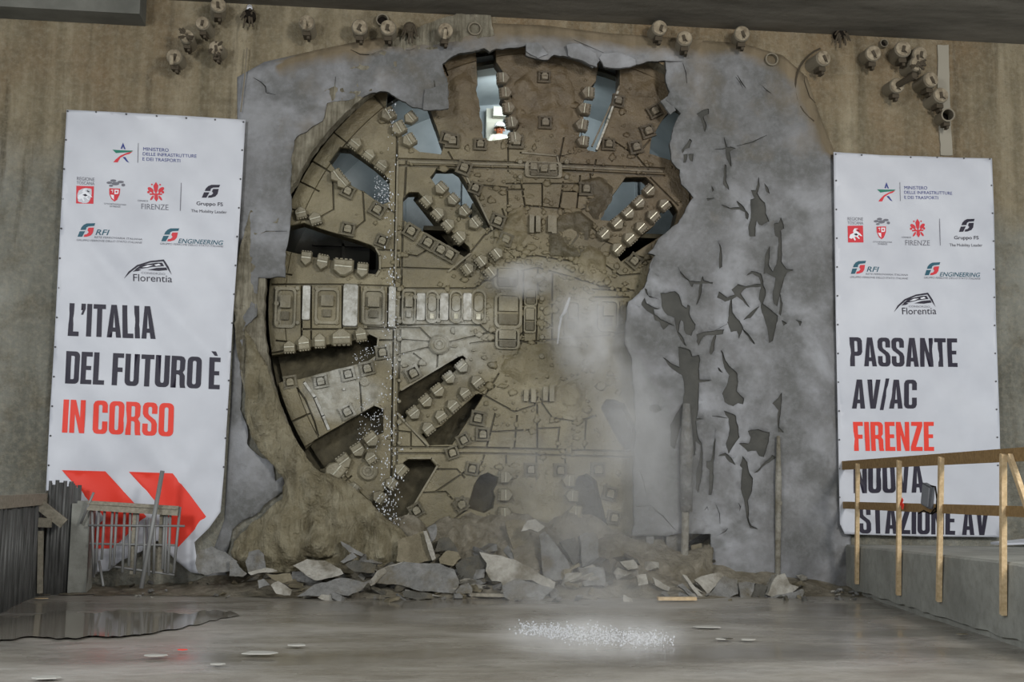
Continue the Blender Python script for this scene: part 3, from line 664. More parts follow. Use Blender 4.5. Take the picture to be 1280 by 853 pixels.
for reg in regions:
    ids = sorted({i for k in reg for i in f[k]}); mp = {u: i for i, u in enumerate(ids)}
    tri = [f[k] for k in reg]
    area = sum(abs((v[b][0] - v[a][0]) * (v[c_][1] - v[a][1]) - (v[c_][0] - v[a][0]) * (v[b][1] - v[a][1])) / 2 for a, b, c_ in tri)
    if area < .0015: continue
    bm = bmesh.new(); dy = rg.uniform(-.016, .016)
    cenr = np.mean([v[list(q)].mean(0) for q in tri], 0); rim = math.hypot(cenr[0] - CC.x, cenr[1] - CC.z) > RI * .995
    if rim: dy = rg.uniform(-.05, .03)
    bv = [bm.verts.new((v[i][0], YC + dy, v[i][1])) for i in ids]
    for q in tri:
        try: bm.faces.new([bv[mp[i]] for i in q])
        except ValueError: pass
    bmesh.ops.recalc_face_normals(bm, faces=bm.faces[:])
    for fa in bm.faces:
        if fa.normal.y > 0: fa.normal_flip()
    core = bm.faces[:]
    bmesh.ops.inset_region(bm, faces=core, thickness=.008, depth=0, use_even_offset=True, use_boundary=True)
    cv = {w for fa in core for w in fa.verts}
    for w in cv: w.co.y -= .03
    be = [ed for ed in bm.edges if ed.is_boundary]
    r_ = bmesh.ops.extrude_edge_only(bm, edges=be)
    for w in [g for g in r_['geom'] if isinstance(g, bmesh.types.BMVert)]: w.co.y = YC + .34
    for w in bm.verts:
        d_ = math.hypot(w.co.x - CC.x, w.co.z - CC.z)
        if rim and d_ > RI and w.co.y < YC + .3: w.co.y += (d_ - RI) / (CR - RI) * .07
    me = bm_mesh('rim_plate' if rim else 'face_plate', bm, STEEL)
    part('rim_plate' if rim else 'face_plate', me); nplate += 1
print('plates', nplate)
bv_, bf_ = fill2d([w2(p) for p in outl], [[w2(q) for q in p] for p in sl.values()], None)
bV = [Vector((x, YC + .03 + max(0, (math.hypot(x - CC.x, z - CC.z) - RI) / (CR - RI)) * .07, z)) for x, z in bv_]
bf_ = [q if (bV[q[1]] - bV[q[0]]).cross(bV[q[2]] - bV[q[0]]).y < 0 else q[::-1] for q in bf_]
bV2, bsk = skirts(len(bV), bf_, bV, lambda p: Vector((p.x, YC + .32, p.z)))
part('base_plate', mesh('base_plate', bV2, bf_ + bsk, DARKSTEEL))
b = B(); b.lathe([(CR * 1.06, 0), (CR * .955, 0), (CR * .955, .22)], 96, Matrix.Translation((CC.x, .92, CC.z))); b.f.pop(); b.m.pop()
part('light_stop_ring', b.me('light_stop_ring', MUCK))  # added dark ring, blocks chamber light showing through the rim gap

# --- scrapers: house-shaped cutting teeth with a bright ridge
def tooth_me(wd, ht):
    b = B(); w, h = wd / 2, ht / 2
    poly = [(-w, h), (-w, -h * .35), (-w * .25 if wd > .25 else 0, -h), (w * .25 if wd > .25 else 0, -h * 1.001), (w, -h * .35), (w, h)]
    if wd <= .25: poly = [(-w, h), (-w, -h * .35), (0, -h), (w, -h * .35), (w, h)]
    b.prism(poly, 0, -.10, .96); b.prism([(x * .96, z * .96) for x, z in poly], -.10, -.135, .86)
    b.box((0, -.14, h * .12), (wd * .82, .022, ht * .06), mi=1); b.box((0, -.138, h * .55), (wd * .8, .018, ht * .2), mi=0)
    for k in range(4): b.box((wd * (-.33 + .22 * k), -.06, h * 1.0), (wd * .13, .12, .02), mi=0)
    return b.me('scraper', [TOOTH, EDGE])
TM = {'s': tooth_me(.215, .235), 'l': tooth_me(.36, .3), 'm': tooth_me(.2, .27)}
def scraper(px, py, dx, dy, kind='s', name='scraper', sc=1.0):
    p = pj(px, py, YC - .03); a = math.atan2(-dx, -dy)      # local +Z towards the slot
    o = part(name, TM[kind])
    o.matrix_basis = Matrix.Translation(p) @ Matrix.Rotation(-a, 4, 'Y') @ Matrix.Rotation(rg.uniform(-.07, .07), 4, 'Y') @ Matrix.Scale(sc * rg.uniform(.94, 1.05), 4)
    return o
for (x, y), kd in (((383, 325), 'm'), ((403, 330), 'm'), ((429, 336), 'l'), ((453, 340), 'm')): scraper(x, y, .12, -1, kd)
for (x, y), kd in (((380, 429), 'm'), ((400, 426), 'm'), ((427, 422), 'l'), ((451, 418), 'm')): scraper(x, y, .12, 1, kd)
scraper(362, 434, 0, 1)
for x, y in ((550, 238), (565, 252), (579, 266), (592, 281)): scraper(x, y, .72, -.68)
for x, y in ((534, 252), (548, 268), (561, 282), (575, 297)): scraper(x, y, -.72, .68)
for x, y in ((602, 327), (585, 337), (614, 341), (621, 318)): scraper(x, y, -.75, .6)
for x, y in ((578, 460), (562, 474), (548, 490), (533, 503), (518, 518)): scraper(x, y, -.63, -.78)
for x, y in ((595, 477), (580, 491), (565, 507), (550, 520), (534, 535)): scraper(x, y, .63, .78)
for x, y in ((811, 241), (798, 256), (785, 269), (771, 282), (755, 295)): scraper(x, y, -.69, -.72)
for x, y in ((828, 257), (814, 271), (799, 285), (785, 299), (770, 312)): scraper(x, y, .69, .72)
for x, y in ((484, 146), (497, 163), (510, 178)): scraper(x, y, .84, -.5, sc=1.1)
for x, y in ((445, 181), (462, 195), (478, 208)): scraper(x, y, -.6, .8)
for x, y in ((465, 551), (448, 564), (431, 578)): scraper(x, y, -.6, -.8, sc=1.1)
for x, y in ((500, 587), (488, 604), (473, 621), (440, 610)): scraper(x, y, .75, .6)
for x, y in ((632, 597), (632, 619), (631, 641)): scraper(x, y, -1, 0)
for x, y in ((709, 601), (713, 620), (717, 640), (722, 660)): scraper(x, y, 1, 0)
for x, y in ((629, 100), (632, 118), (636, 137), (640, 155), (644, 174)): scraper(x, y, -1, .1)
for x, y in ((733, 118), (728, 138), (725, 158), (727, 178)): scraper(x, y, 1, .1)
for x, y in ((376, 267), (394, 274)): scraper(x, y, .3, 1)
for x, y in ((512, 150), (420, 222), (428, 231)): scraper(x, y, .7, -.6)
scraper(418, 590, .8, .6, 'l', sc=1.1); scraper(463, 572, .6, .8)
# --- ripper tools: a recessed square holder with a block in it
def ripper_me(k):
    b = B(); s = .2
    for q, (cx, cz, dx, dz) in enumerate(((0, s / 2, s + .05, .04), (0, -s / 2, s + .05, .04), (s / 2, 0, .04, s - .03), (-s / 2, 0, .04, s - .03))): b.box((cx, -.025, cz), (dx, .07, dz), mi=1)
    b.prism([(-.068, -.07), (.068, -.07), (.075, .03), (.04, .08), (-.04, .08), (-.075, .03)], .01, -.13, .82, Matrix.Translation((0, 0, -.01)))
    b.box((0, -.135, .0), (.09, .02, .02), mi=0)
    return b.me('ripper_tool', [TOOTH, DARKSTEEL])
RM = ripper_me(0)
for x, y, a in ((435, 240, 25), (435, 287, 10), (472, 263, 30), (478, 302, 20), (514, 290, 30), (535, 304, 30), (551, 313, 30), (562, 319, 30), (586, 336, 25), (559, 174, 15), (580, 211, 20), (594, 236, 20),
                (401, 477, -12), (435, 468, -15), (459, 461, -15), (434, 515, -28), (478, 441, -10), (516, 467, -30), (579, 550, -30), (565, 566, -20), (590, 586, 10), (363, 478, -10), (600, 181, 0), (645, 178, 0), (565, 177, 0),
                (680, 97, 0), (681, 154, 0), (679, 212, 0), (760, 181, 0), (817, 140, -30), (809, 165, -20), (794, 185, -15), (772, 127, 10), (576, 631, -35), (520, 638, -30), (503, 655, -30), (747, 587, 0), (762, 617, 15), (767, 647, 10),
                (577, 630, 0), (663, 587, 0), (700, 588, 0), (792, 327, 40), (597, 523, 10), (603, 543, 0), (622, 277, 20), (732, 237, 0), (632, 300, 20)):
    p = pj(x, y, YC - .03); o = part('ripper_tool', RM)
    o.matrix_basis = Matrix.Translation(p) @ Matrix.Rotation(R(a), 4, 'Y') @ Matrix.Scale(rg.uniform(.9, 1.08), 4)
# --- round bosses with concentric rings
b = B(); b.lathe([(.0, .0), (.175, 0), (.175, .05), (.15, .075), (.12, .06), (.105, .06), (.095, .08), (.06, .08), (.05, .06), (.035, .06), (.03, .075), (.001, .08)], 28); BM_ = b.me('round_boss', TOOTH)
for x, y, s in ((549, 431, 1.0), (460, 589, .95), (456, 477, .5), (747, 588, .55)):
    o = part('round_boss', BM_); o.matrix_basis = Matrix.Translation(pj(x, y, YC - .025)) @ Matrix.Scale(s, 4)
# --- tool holders in the spokes: rounded frames with a block inside
def rrect(w, h, r, n=4):
    out = []
    for cx, cz, a0 in ((w / 2 - r, h / 2 - r, 0), (-w / 2 + r, h / 2 - r, 90), (-w / 2 + r, -h / 2 + r, 180), (w / 2 - r, -h / 2 + r, 270)):
        for k in range(n + 1): a = R(a0 + 90 * k / n); out.append((cx + r * math.cos(a), cz + r * math.sin(a)))
    return out
def holder(px, py, wpx, hpx, style=0, ang=0):
    k = mpp(px, py, YC); w, h = wpx * k, hpx * k; b = B(); r = min(w, h) * (.22 if style != 2 else .48)
    oo = rrect(w, h, r); ii = rrect(w * .82 if w > .2 else w * .74, h * .86, r * .8); n_ = len(oo)
    v_ = [Vector((x, 0, z)) for x, z in oo] + [Vector((x, -.055, z)) for x, z in oo] + [Vector((x, -.055, z)) for x, z in ii] + [Vector((x, .0, z)) for x, z in ii]
    f_ = []
    for j in range(3):
        for i in range(n_): f_.append((j * n_ + i, j * n_ + (i + 1) % n_, (j + 1) * n_ + (i + 1) % n_, (j + 1) * n_ + i))
    f_.append(tuple(3 * n_ + i for i in range(n_)))
    b.add(v_, f_)
    if style == 0: b.box((0, -.04, h * .14), (w * .5, .1, h * .3)); b.box((0, -.03, -h * .2), (w * .34, .06, h * .2), mi=1)
    if style == 1: b.box((0, -.035, h * .2), (w * .7, .04, h * .42)); b.box((0, -.02, -h * .24), (w * .68, .05, h * .3), mi=1)
    if style == 2: b.prism(rrect(w * .66, h * .5, r * .6), 0, -.03, .9, Matrix.Translation((0, 0, h * .1))); b.box((0, -.012, -h * .28), (w * .3, .03, h * .16), mi=2)
    o = part('tool_holder', b.me('tool_holder', [TOOTH, DARKSTEEL, EDGE])); o.matrix_basis = Matrix.Translation(pj(px, py, YC - .028)) @ Matrix.Rotation(R(ang), 4, 'Y')
for x, y, w_, h_, s_ in ((409, 383, 30, 46, 0), (467, 384, 28, 46, 0), (511, 384, 17, 44, 0), (540, 384, 16, 42, 2), (570, 384, 17, 42, 2), (598, 384, 18, 44, 2), (635, 389, 34, 44, 1), (634, 348, 34, 28, 1), (634, 424, 30, 26, 1), (357, 385, 26, 52, 0),
                         (679, 213, 46, 20, 1), (663, 372, 16, 22, 1), (662, 400, 15, 34, 1), (715, 398, 20, 44, 0), (760, 395, 26, 40, 0)): holder(x, y, w_, h_, s_)
# --- bare wear plates and rods
def bar(px, py, wpx, hpx, m, name='wear_plate', dep=.05, ang=0):
    k = mpp(px, py, YC); b = B(); b.prism(rrect(wpx * k, hpx * k, min(wpx, hpx) * k * .15, 2), .0, -dep, .94)
    o = part(name, b.me(name, m)); o.matrix_basis = Matrix.Translation(pj(px, py, YC - .028)) @ Matrix.Rotation(R(ang), 4, 'Y')
for x, y, w_, h_, a in ((383, 379, 10, 46, 0), (438, 382, 19, 56, 0), (490, 384, 9, 54, 0), (526, 384, 11, 36, 0), (555, 384, 11, 36, 0), (584, 384, 11, 36, 0), (430, 487, 3, 3, 0)): bar(x, y, w_, h_, BARE, ang=a)
for x, y, h_ in ((664, 281, 24), (672, 281, 22), (692, 282, 24), (687, 281, 22), (657, 495, 15), (666, 495, 18), (681, 493, 18), (689, 492, 22)): bar(x, y, 6, h_, TOOTH, 'guide_bar', .09)
b = B(); b.lathe([(.04, 0), (.04, .03), (.03, .045), (.001, .045)], 8); BO = b.me('bolt_head', TOOTH)
bolts = [(x, y) for x in (346, 372, 396, 421, 457, 478) for y in (361, 404)] + [(x, 372 + 0) for x in (519, 548, 577)] + [(677, y) for y in (362, 374, 386, 398, 410, 422, 434, 446)] + [(x, y) for x in (650, 708) for y in (203, 222)] + [(499, y) for y in range(320, 560, 26)]
bolts += [(519, 400), (548, 401), (577, 401), (605, 402), (499, 362), (499, 402), (346, 380)]
for x, y in bolts:
    o = part('bolt_head', BO); o.matrix_basis = Matrix.Translation(pj(x, y, YC - .028)) @ Matrix.Scale(rg.uniform(.8, 1.3), 4)
# raised rib strips beside the vertical seam and along the slots
def strip(pts, w, m, name='edge_rib', dep=.05):
    b = B(); P = [pj(x, y, YC - .03) for x, y in pts]
    for p, q in zip(P, P[1:]):
        L = (q - p).length; a = math.atan2(q.z - p.z, q.x - p.x); b.box((p + q) / 2, (L + w * .4, dep, w), Matrix.Rotation(-a, 3, 'Y'))
    part(name, b.me(name, m))
for pts in ([(497, 202), (495, 300), (494, 350)], [(494, 412), (492, 555)], K5((860, 375), (1160, 195), (1190, 185), (1212, 205)), [(512, 203), (690, 208), (828, 215)], K5((840, 500), (880, 545), (1005, 672)), K4((95, 10), (222, 270)), [(470, 311), (475, 320), (475, 338), (470, 345)],
            K5((690, 72), (738, 95), (728, 195), (690, 222)), K7((935, 55), (1065, 55), (1098, 92), (935, 365)), K5((720, 455), (770, 475)), K2((370, 605), (545, 620), (560, 690)), [(740, 183), (774, 108)], K4((0, 480), (110, 390))): strip(pts, .03, TOOTH)
strip(K2((742, 590), (800, 440), (848, 300)), .035, BARE, dep=.08)
strip([(381, 479), (394, 497), (404, 520), (411, 537)], .045, BARE, dep=.06)
# crusts of caked mud over the hub and the upper right
def crust(pts, th, seed, m, name='mud_crust', step=3.2, sc=3.0):
    v2, f_ = fill2d(jag(pts, 3, 4, seed=seed), [], step, seed=seed); e_ = dist_edge(v2, pts); V_ = []
    for (a, b_), q in zip(v2, e_):
        p = pj(a, b_, YC - .02); k = min(1, q / 7) ** .6
        V_.append(Vector((p.x, p.y + .02 - k * th * max(0, .55 + fbm(p.x, p.z, seed, sc, 4) * 1.1), p.z)))
    f_ = [q if (V_[q[1]] - V_[q[0]]).cross(V_[q[2]] - V_[q[0]]).y < 0 else q[::-1] for q in f_]
    part(name, mesh(name, V_, f_, m, True))
crust(K4((300, 190), (390, 160), (395, 230), (400, 300), (330, 400), (200, 400), (250, 300)), .12, 31, STEEL)
crust(K4((500, 300), (560, 180), (660, 170), (730, 230), (700, 330), (640, 420), (500, 410)), .14, 32, DARKSTEEL)
crust(K4((660, 20), (760, 0), (830, 60), (800, 150), (740, 230), (680, 160)), .1, 33, DARKSTEEL)
crust(K4((640, 420), (700, 330), (790, 400), (800, 480), (740, 550), (680, 500)), .13, 34, STEEL)
crust(K2((330, 250), (450, 150), (600, 170), (650, 330), (600, 520), (400, 540), (330, 420)), .08, 35, STEEL)
crust(K2((860, 200), (1000, 200), (1080, 260), (1060, 340), (940, 330), (870, 260)), .07, 36, STEEL)
crust(K6((320, 120), (520, 110), (600, 200), (560, 330), (520, 420), (340, 320), (250, 260)), .08, 37, STEEL)
crust(K6((560, 330), (700, 260), (740, 420), (640, 500), (540, 470)), .09, 38, STEEL)
crust(K2((0, 230), (110, 150), (140, 290), (170, 500), (60, 560), (0, 500)), .06, 39, STEEL)
crust(K8((260, 80), (600, 80), (600, 400), (420, 380), (300, 330)), .06, 40, STEEL)
lump = bmesh.new(); bmesh.ops.create_icosphere(lump, subdivisions=2, radius=1); lv = [v_.co.copy() for v_ in lump.verts]; lf = [tuple(w.index for w in q.verts) for q in lump.faces]; lump.free()
b = B(); slp = [np.array(p) for p in sl.values()]
for _ in range(1300):
    x, y = rg.triangular(400, 850, 690), rg.triangular(70, 690, 330); r_ = .018 + .05 * rg.random() ** 3
    if math.hypot(x - 678, y - 388) > 318 or any(inside([(x + dx, y)], p)[0] for p in slp for dx in (-5, 5)): continue
    if x < 600 and rg.random() < .6: continue
    p = pj(x, y, YC - .03); a, b1, c1 = rg.uniform(.7, 1.5), rg.uniform(.25, .5), rg.uniform(.6, 1.3); ph = rg.uniform(0, 9)
    b.add([p + Vector((q.x * a, q.y * b1, q.z * c1)) * r_ * (1 + .7 * noise.noise(q * 1.5 + Vector((ph, 0, 0)))) for q in lv], lf)
o = part('mud_clots', b.me('mud_clots', STEEL, True)); o['kind'] = 'stuff'
# --- shield behind, bulkhead, muck in the chamber
YB = 3.6; RS = CR * .985; n_ = 72; V_ = []; f_ = []
for y in (YC + .25, 1.2, 2.4, YB):
    for k in range(n_): V_.append((CC.x + RS * math.cos(2 * PI * k / n_), y, CC.z + RS * math.sin(2 * PI * k / n_)))
for j in range(3):
    for k in range(n_): f_.append((j * n_ + k, (j + 1) * n_ + k, (j + 1) * n_ + (k + 1) % n_, j * n_ + (k + 1) % n_))
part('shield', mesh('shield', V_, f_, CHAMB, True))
b = B(); b.prism([(RS * math.cos(2 * PI * k / n_), RS * math.sin(2 * PI * k / n_)) for k in range(n_)], YB + .1, YB, 1, Matrix.Translation((CC.x, 0, CC.z)))
for k in range(-3, 4): b.box((CC.x + k * 1.2, YB - .03, CC.z), (.05, .06, RS * 1.9 * math.sqrt(max(.1, 1 - (k * 1.2 / RS) ** 2))))
b.box((CC.x, YB - .03, CC.z + 1.7), (8.4, .06, .06))
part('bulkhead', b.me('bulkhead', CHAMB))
b = B(); b.lathe([(.9, 0), (.9, 2.6), (.6, 3.0), (.001, 3.0)], 24, Matrix.Translation((CC.x, YB, CC.z)))
for k in range(4): a = PI / 4 + k * PI / 2; b.tube([(CC.x + .6 * math.cos(a), 2.2, CC.z + .6 * math.sin(a)), (CC.x + 3.0 * math.cos(a), .8, CC.z + 3.0 * math.sin(a))], .22, 10)
part('drive_shaft', b.me('drive_shaft', MUCK))
V_ = []; f_ = []; m_ = 40
for j in range(14):
    for i in range(m_ + 1):
        x = -RS * .995 + 2 * RS * .995 * i / m_; y = .82 + (YB - .85) * j / 13
        z = min(.35 + .55 * fbm(x, y, 0, .8, 4) - .55 * (y - .8) * .2, 9); lim = math.sqrt(max(0, RS * RS - x * x)); z = max(-lim, min(lim, z - .2 * abs(x)))
        V_.append((CC.x + x, y, CC.z + z))
for j in range(13):
    for i in range(m_): f_.append((j * (m_ + 1) + i, j * (m_ + 1) + i + 1, (j + 1) * (m_ + 1) + i + 1, (j + 1) * (m_ + 1) + i))
nb = len(V_)
for i in range(m_ + 1):
    x = -RS * .995 + 2 * RS * .995 * i / m_; V_.append((CC.x + x, .80, CC.z - math.sqrt(max(0, RS * RS - x * x))))
for i in range(m_): f_.append((i, nb + i, nb + i + 1, i + 1))
mk = part('muck_fill', mesh('muck_fill', V_, f_, MUCK, True)); mk['kind'] = 'stuff'
# work lamp high in the chamber
d = bpy.data.lights.new('chamber_lamp', 'AREA'); d.shape = 'RECTANGLE'; d.size = 1.2; d.size_y = .3; d.energy = 44; d.color = (.86, .95, 1)
o = bpy.data.objects.new('chamber_lamp', d); C.objects.link(o); lp = pj(660, 100, 1.25); o.location = (lp.x, 1.5, CC.z + RS * .9); o.rotation_euler = Euler((R(60), 0, 0))

# ------------------------------------------------------------------ person behind the top opening, seen through it
def person():
    YP = 3.0; hp = pj(624.5, 159, YP); t_ = empty('person', 'person in a white helmet and white coverall looking out through the upper left opening', 'person', (hp.x, YP, hp.z - 1.62))
    ti = Matrix.Translation(t_.location).inverted()
    def pt(name, me): o_ = link(name, me, t_); o_.matrix_parent_inverse = Matrix.Identity(4); return o_
    J = {'pel': (0, .1, .95), 'sp': (0, .1, 1.15), 'ch': (0, .06, 1.33), 'nk': (0, .02, 1.46), 'hd': (0, -.02, 1.56), 'ht': (0, -.01, 1.70),
         'sl': (-.17, .05, 1.4), 'el': (-.25, -.08, 1.16), 'hl': (-.18, -.3, 1.08), 'sr': (.17, .05, 1.4), 'er': (.25, -.08, 1.16), 'hr': (.18, -.3, 1.08),
         'kl': (-.1, .06, .5), 'al': (-.1, .1, .08), 'fl': (-.11, -.08, .04), 'kr': (.1, .06, .5), 'ar': (.1, .1, .08), 'fr': (.11, -.08, .04), 'tl': (-.1, .1, .88), 'tr': (.1, .1, .88)}
    rad = dict(pel=.15, sp=.14, ch=.16, nk=.06, hd=.085, ht=.07, sl=.075, el=.05, hl=.035, sr=.075, er=.05, hr=.035, kl=.065, al=.045, fl=.035, kr=.065, ar=.045, fr=.035, tl=.09, tr=.09)
    ed = [('pel', 'sp'), ('sp', 'ch'), ('ch', 'nk'), ('nk', 'hd'), ('hd', 'ht'), ('ch', 'sl'), ('sl', 'el'), ('el', 'hl'), ('ch', 'sr'), ('sr', 'er'), ('er', 'hr'), ('pel', 'tl'), ('tl', 'kl'), ('kl', 'al'), ('al', 'fl'), ('pel', 'tr'), ('tr', 'kr'), ('kr', 'ar'), ('ar', 'fr')]
    ks = list(J); V_ = [J[k] for k in ks]; E_ = [(ks.index(a), ks.index(b_)) for a, b_ in ed]
    for s in (-1, 1):                       # fingers and thumb
        h0 = ks.index('hl' if s < 0 else 'hr')
        for k in range(5):
            base = len(V_); bx = s * .18 + (k - 1.5) * .022 if k < 4 else s * .18 - s * .05
            V_ += [(bx, -.36 if k < 4 else -.32, 1.08 if k < 4 else 1.09), (bx, -.40 - .01 * (1 if k in (1, 2) else 0) if k < 4 else -.35, 1.05)]; E_ += [(h0, base), (base, base + 1)]; ks += ['x', 'y']
    me = bpy.data.meshes.new('body'); me.from_pydata(V_, E_, []); o_ = pt('body', me)
    sk_ = o_.modifiers.new('skin', 'SKIN'); sd = o_.modifiers.new('sub', 'SUBSURF'); sd.levels = 1; sd.render_levels = 2
    for i, k in enumerate(ks): r_ = rad.get(k, .011); me.skin_vertices[0].data[i].radius = (r_, r_)
    me.skin_vertices[0].data[0].use_root = True
    cov_ = Mt('white_coverall', .8, .2, 0, c(226, 224, 206)); zz = cov_.sep(cov_.n('ShaderNodeTexCoord').outputs['Object'])[2]
    cov_.col(cov_.mix(cov_.math('GREATER_THAN', zz, 1.475), c(205, 203, 186), c(150, 84, 52))); me.materials.append(cov_.m)
    b = B(); b.lathe([(.118, -.01), (.118, .015), (.112, .05), (.09, .095), (.05, .12), (.001, .125)], 20, Matrix.Translation((0, -.015, 1.60)) @ Matrix.Rotation(R(-90), 4, 'X')); b.prism([(-.1, 0), (.1, 0), (.07, .07), (0, .09), (-.07, .07)], .008, -.008, 1, Matrix.Translation((0, -.115, 1.602)) @ Matrix.Rotation(R(90), 4, 'X'))
    pt('helmet', b.me('helmet', flat('helmet_white', c(240, 240, 232), .35), True))
    b = B(); sk2 = flat('face_skin', c(160, 92, 58), .6)
    for s in (-1, 1): b.lathe([(.012, 0), (.008, .006), (.001, .008)], 8, Matrix.Translation((s * .033, -.098, 1.575)), 1); b.box((s * .09, -.01, 1.56), (.02, .04, .055))
    b.prism([(-.014, -.02), (.014, -.02), (.005, .03), (-.005, .03)], 0, -.03, .6, Matrix.Translation((0, -.095, 1.55))); b.box((0, -.1, 1.512), (.045, .008, .01), mi=2)
    pt('face', b.me('face', [sk2, HOLE, flat('lip', c(130, 66, 50))]))
    # the person's platform, its deck widened to shade the lower chamber, and the white cabinet beside
    b = B(); pl = t_.location - Vector((0, 0, .95)); dz = pl.z - CC.z; hw = math.sqrt(RS * RS - dz * dz) * .995; b.box((CC.x + .6, (YB + .8) / 2, pl.z - .04), (5.4, YB - .82, .08)); b.box((t_.location.x, YP + .1, pl.z + .46), (1.1, .7, .92))
    for k in range(-2, 3): b.box((CC.x + k * 1.5, (YB + .85) / 2, pl.z - .2), (.12, YB - .9, .24))
    part('platform', b.me('platform', MUCK))
    cb = pj(618, 150, 3.35); ca = empty('equipment_cabinet', 'white equipment cabinet with a projecting hood behind the helmeted person', 'cabinet', (cb.x, 3.38, pl.z))
    top = pj(618, 137, 3.35).z - pl.z; k = mpp(618, 150, 3.35)
    b = B(); b.box((0, .06, top / 2), (.34, .3, top)); b.build('body', flat('cabinet_white', c(196, 194, 178), .45), ca)
    b = B(); b.prism([(-.05, 0), (.3, 0), (.42, .035), (.28, .08), (.23, .2), (-.05, .2)], -.1, -.3, 1, Matrix.Translation((0, 0, top - .215))); b.build('hood', flat('cabinet_hood', c(206, 204, 190), .45), ca)
    b = B(); b.box((.0, -.1, top - .9), (.3, .03, 1.2)); b.box((.1, -.12, top - .8), (.02, .03, .12)); b.build('door', flat('cabinet_door', c(186, 183, 166), .45), ca)
person()
# ------------------------------------------------------------------ wet mud run out of the left of the breach
def mud_body(name, label, pts, ylo, yhi, seed, m=MUD, step=4.5, parent=None):
    v2, f_ = fill2d(jag(pts, 2.5, 5, seed=seed), [], step, seed=seed); e_ = dist_edge(v2, pts)
    ymn = min(p[1] for p in pts); ymx = max(p[1] for p in pts); V_ = []
    for (a, b_), q in zip(v2, e_):
        u = (b_ - ymn) / (ymx - ymn); y0 = yhi + (ylo - yhi) * u ** 1.3
        p = pj(a, b_, y0); k = min(1, q / 16)
        V_.append(Vector((p.x, y0 - k * (.12 + .24 * fbm(p.x * 2.4, p.z * .9, seed, 1.1, 6) + .14 * abs(noise.noise((p.x * 4, seed, p.z * .9))) + .1 * abs(noise.noise((p.x * 2, seed + 4, p.z * 3)))), p.z)))
    f_ = [q if (V_[q[1]] - V_[q[0]]).cross(V_[q[2]] - V_[q[0]]).y < 0 else q[::-1] for q in f_]
    V2, sk_ = skirts(len(V_), f_, V_, lambda p: Vector((p.x, p.y + .28, p.z)))
    return tag(link(name, mesh(name, V2, f_ + sk_, m, True), parent), label, 'mud', kind='stuff')
mud_body('mud_flow', 'smooth khaki wet mud lining the lower left of the breach', [(306, 412), (330, 450), (338, 470), (352, 510), (376, 560), (392, 585), (412, 592), (445, 612), (470, 636), (500, 660), (520, 680), (500, 712), (300, 716), (288, 690), (300, 668), (328, 645), (352, 625), (356, 600), (342, 582), (322, 560), (306, 520)], -.38, -.10, 3)
mud_body('mud_flow', 'ochre mud hanging in vertical runs below the left of the cutterhead', [(352, 590), (372, 572), (398, 590), (425, 606), (436, 640), (430, 690), (395, 700), (362, 694), (350, 640)], -.5, .08, 8)
mud_body('mud_flow', 'grey-brown mud and gravel heaped against the bottom of the cutterhead', [(520, 668), (548, 650), (580, 645), (612, 652), (650, 650), (690, 664), (730, 676), (770, 668), (800, 676), (850, 690), (890, 680), (890, 730), (520, 735), (505, 700)], -.62, .22, 5, BANKM)

# ------------------------------------------------------------------ broken slabs and stones, each one a thing
KR4 = lambda *p: T(230, 640, 5.12, *p); KR5 = lambda *p: T(460, 640, 5.333, *p); KR6 = lambda *p: T(780, 590, 4.571, *p)
def chunk(label, pts, m, y, tilt=.35, th=.16, seed=0, name='concrete_slab', rough=.03):
    """a broken slab with its own outline, leaning back; its foot rests on the bank or the floor"""
    pts = jag(pts, 1.2, 3.5, seed=seed + 50)
    v2, f_ = fill2d(pts, [], 5.5, seed=seed)
    P = [pj(a, b_, y) for a, b_ in v2]; z0 = min(p.z for p in P); cx = sum(p.x for p in P) / len(P); zm = sum(p.z for p in P) / len(P)
    V_ = [Vector((p.x - cx, (p.z - z0) * tilt - rough * 2 * abs(fbm(p.x, p.z, seed, 1.6, 4)) - (p.x - cx) * .12 * math.sin(seed), p.z - z0)) for p in P]
    f_ = [q if (V_[q[1]] - V_[q[0]]).cross(V_[q[2]] - V_[q[0]]).y < 0 else q[::-1] for q in f_]
    V2, sk_ = skirts(len(V_), f_, V_, lambda p: Vector((p.x * .92, p.y + th * random.uniform(.7, 1.2), max(p.z * .95 - .01, -.03))))
    o_ = link(name, mesh(name, V2, f_ + sk_, m), None, (cx, y, z0))
    return tag(o_, label, 'concrete slab' if 'slab' in name else 'stone', 'broken slabs and stones on the bank')
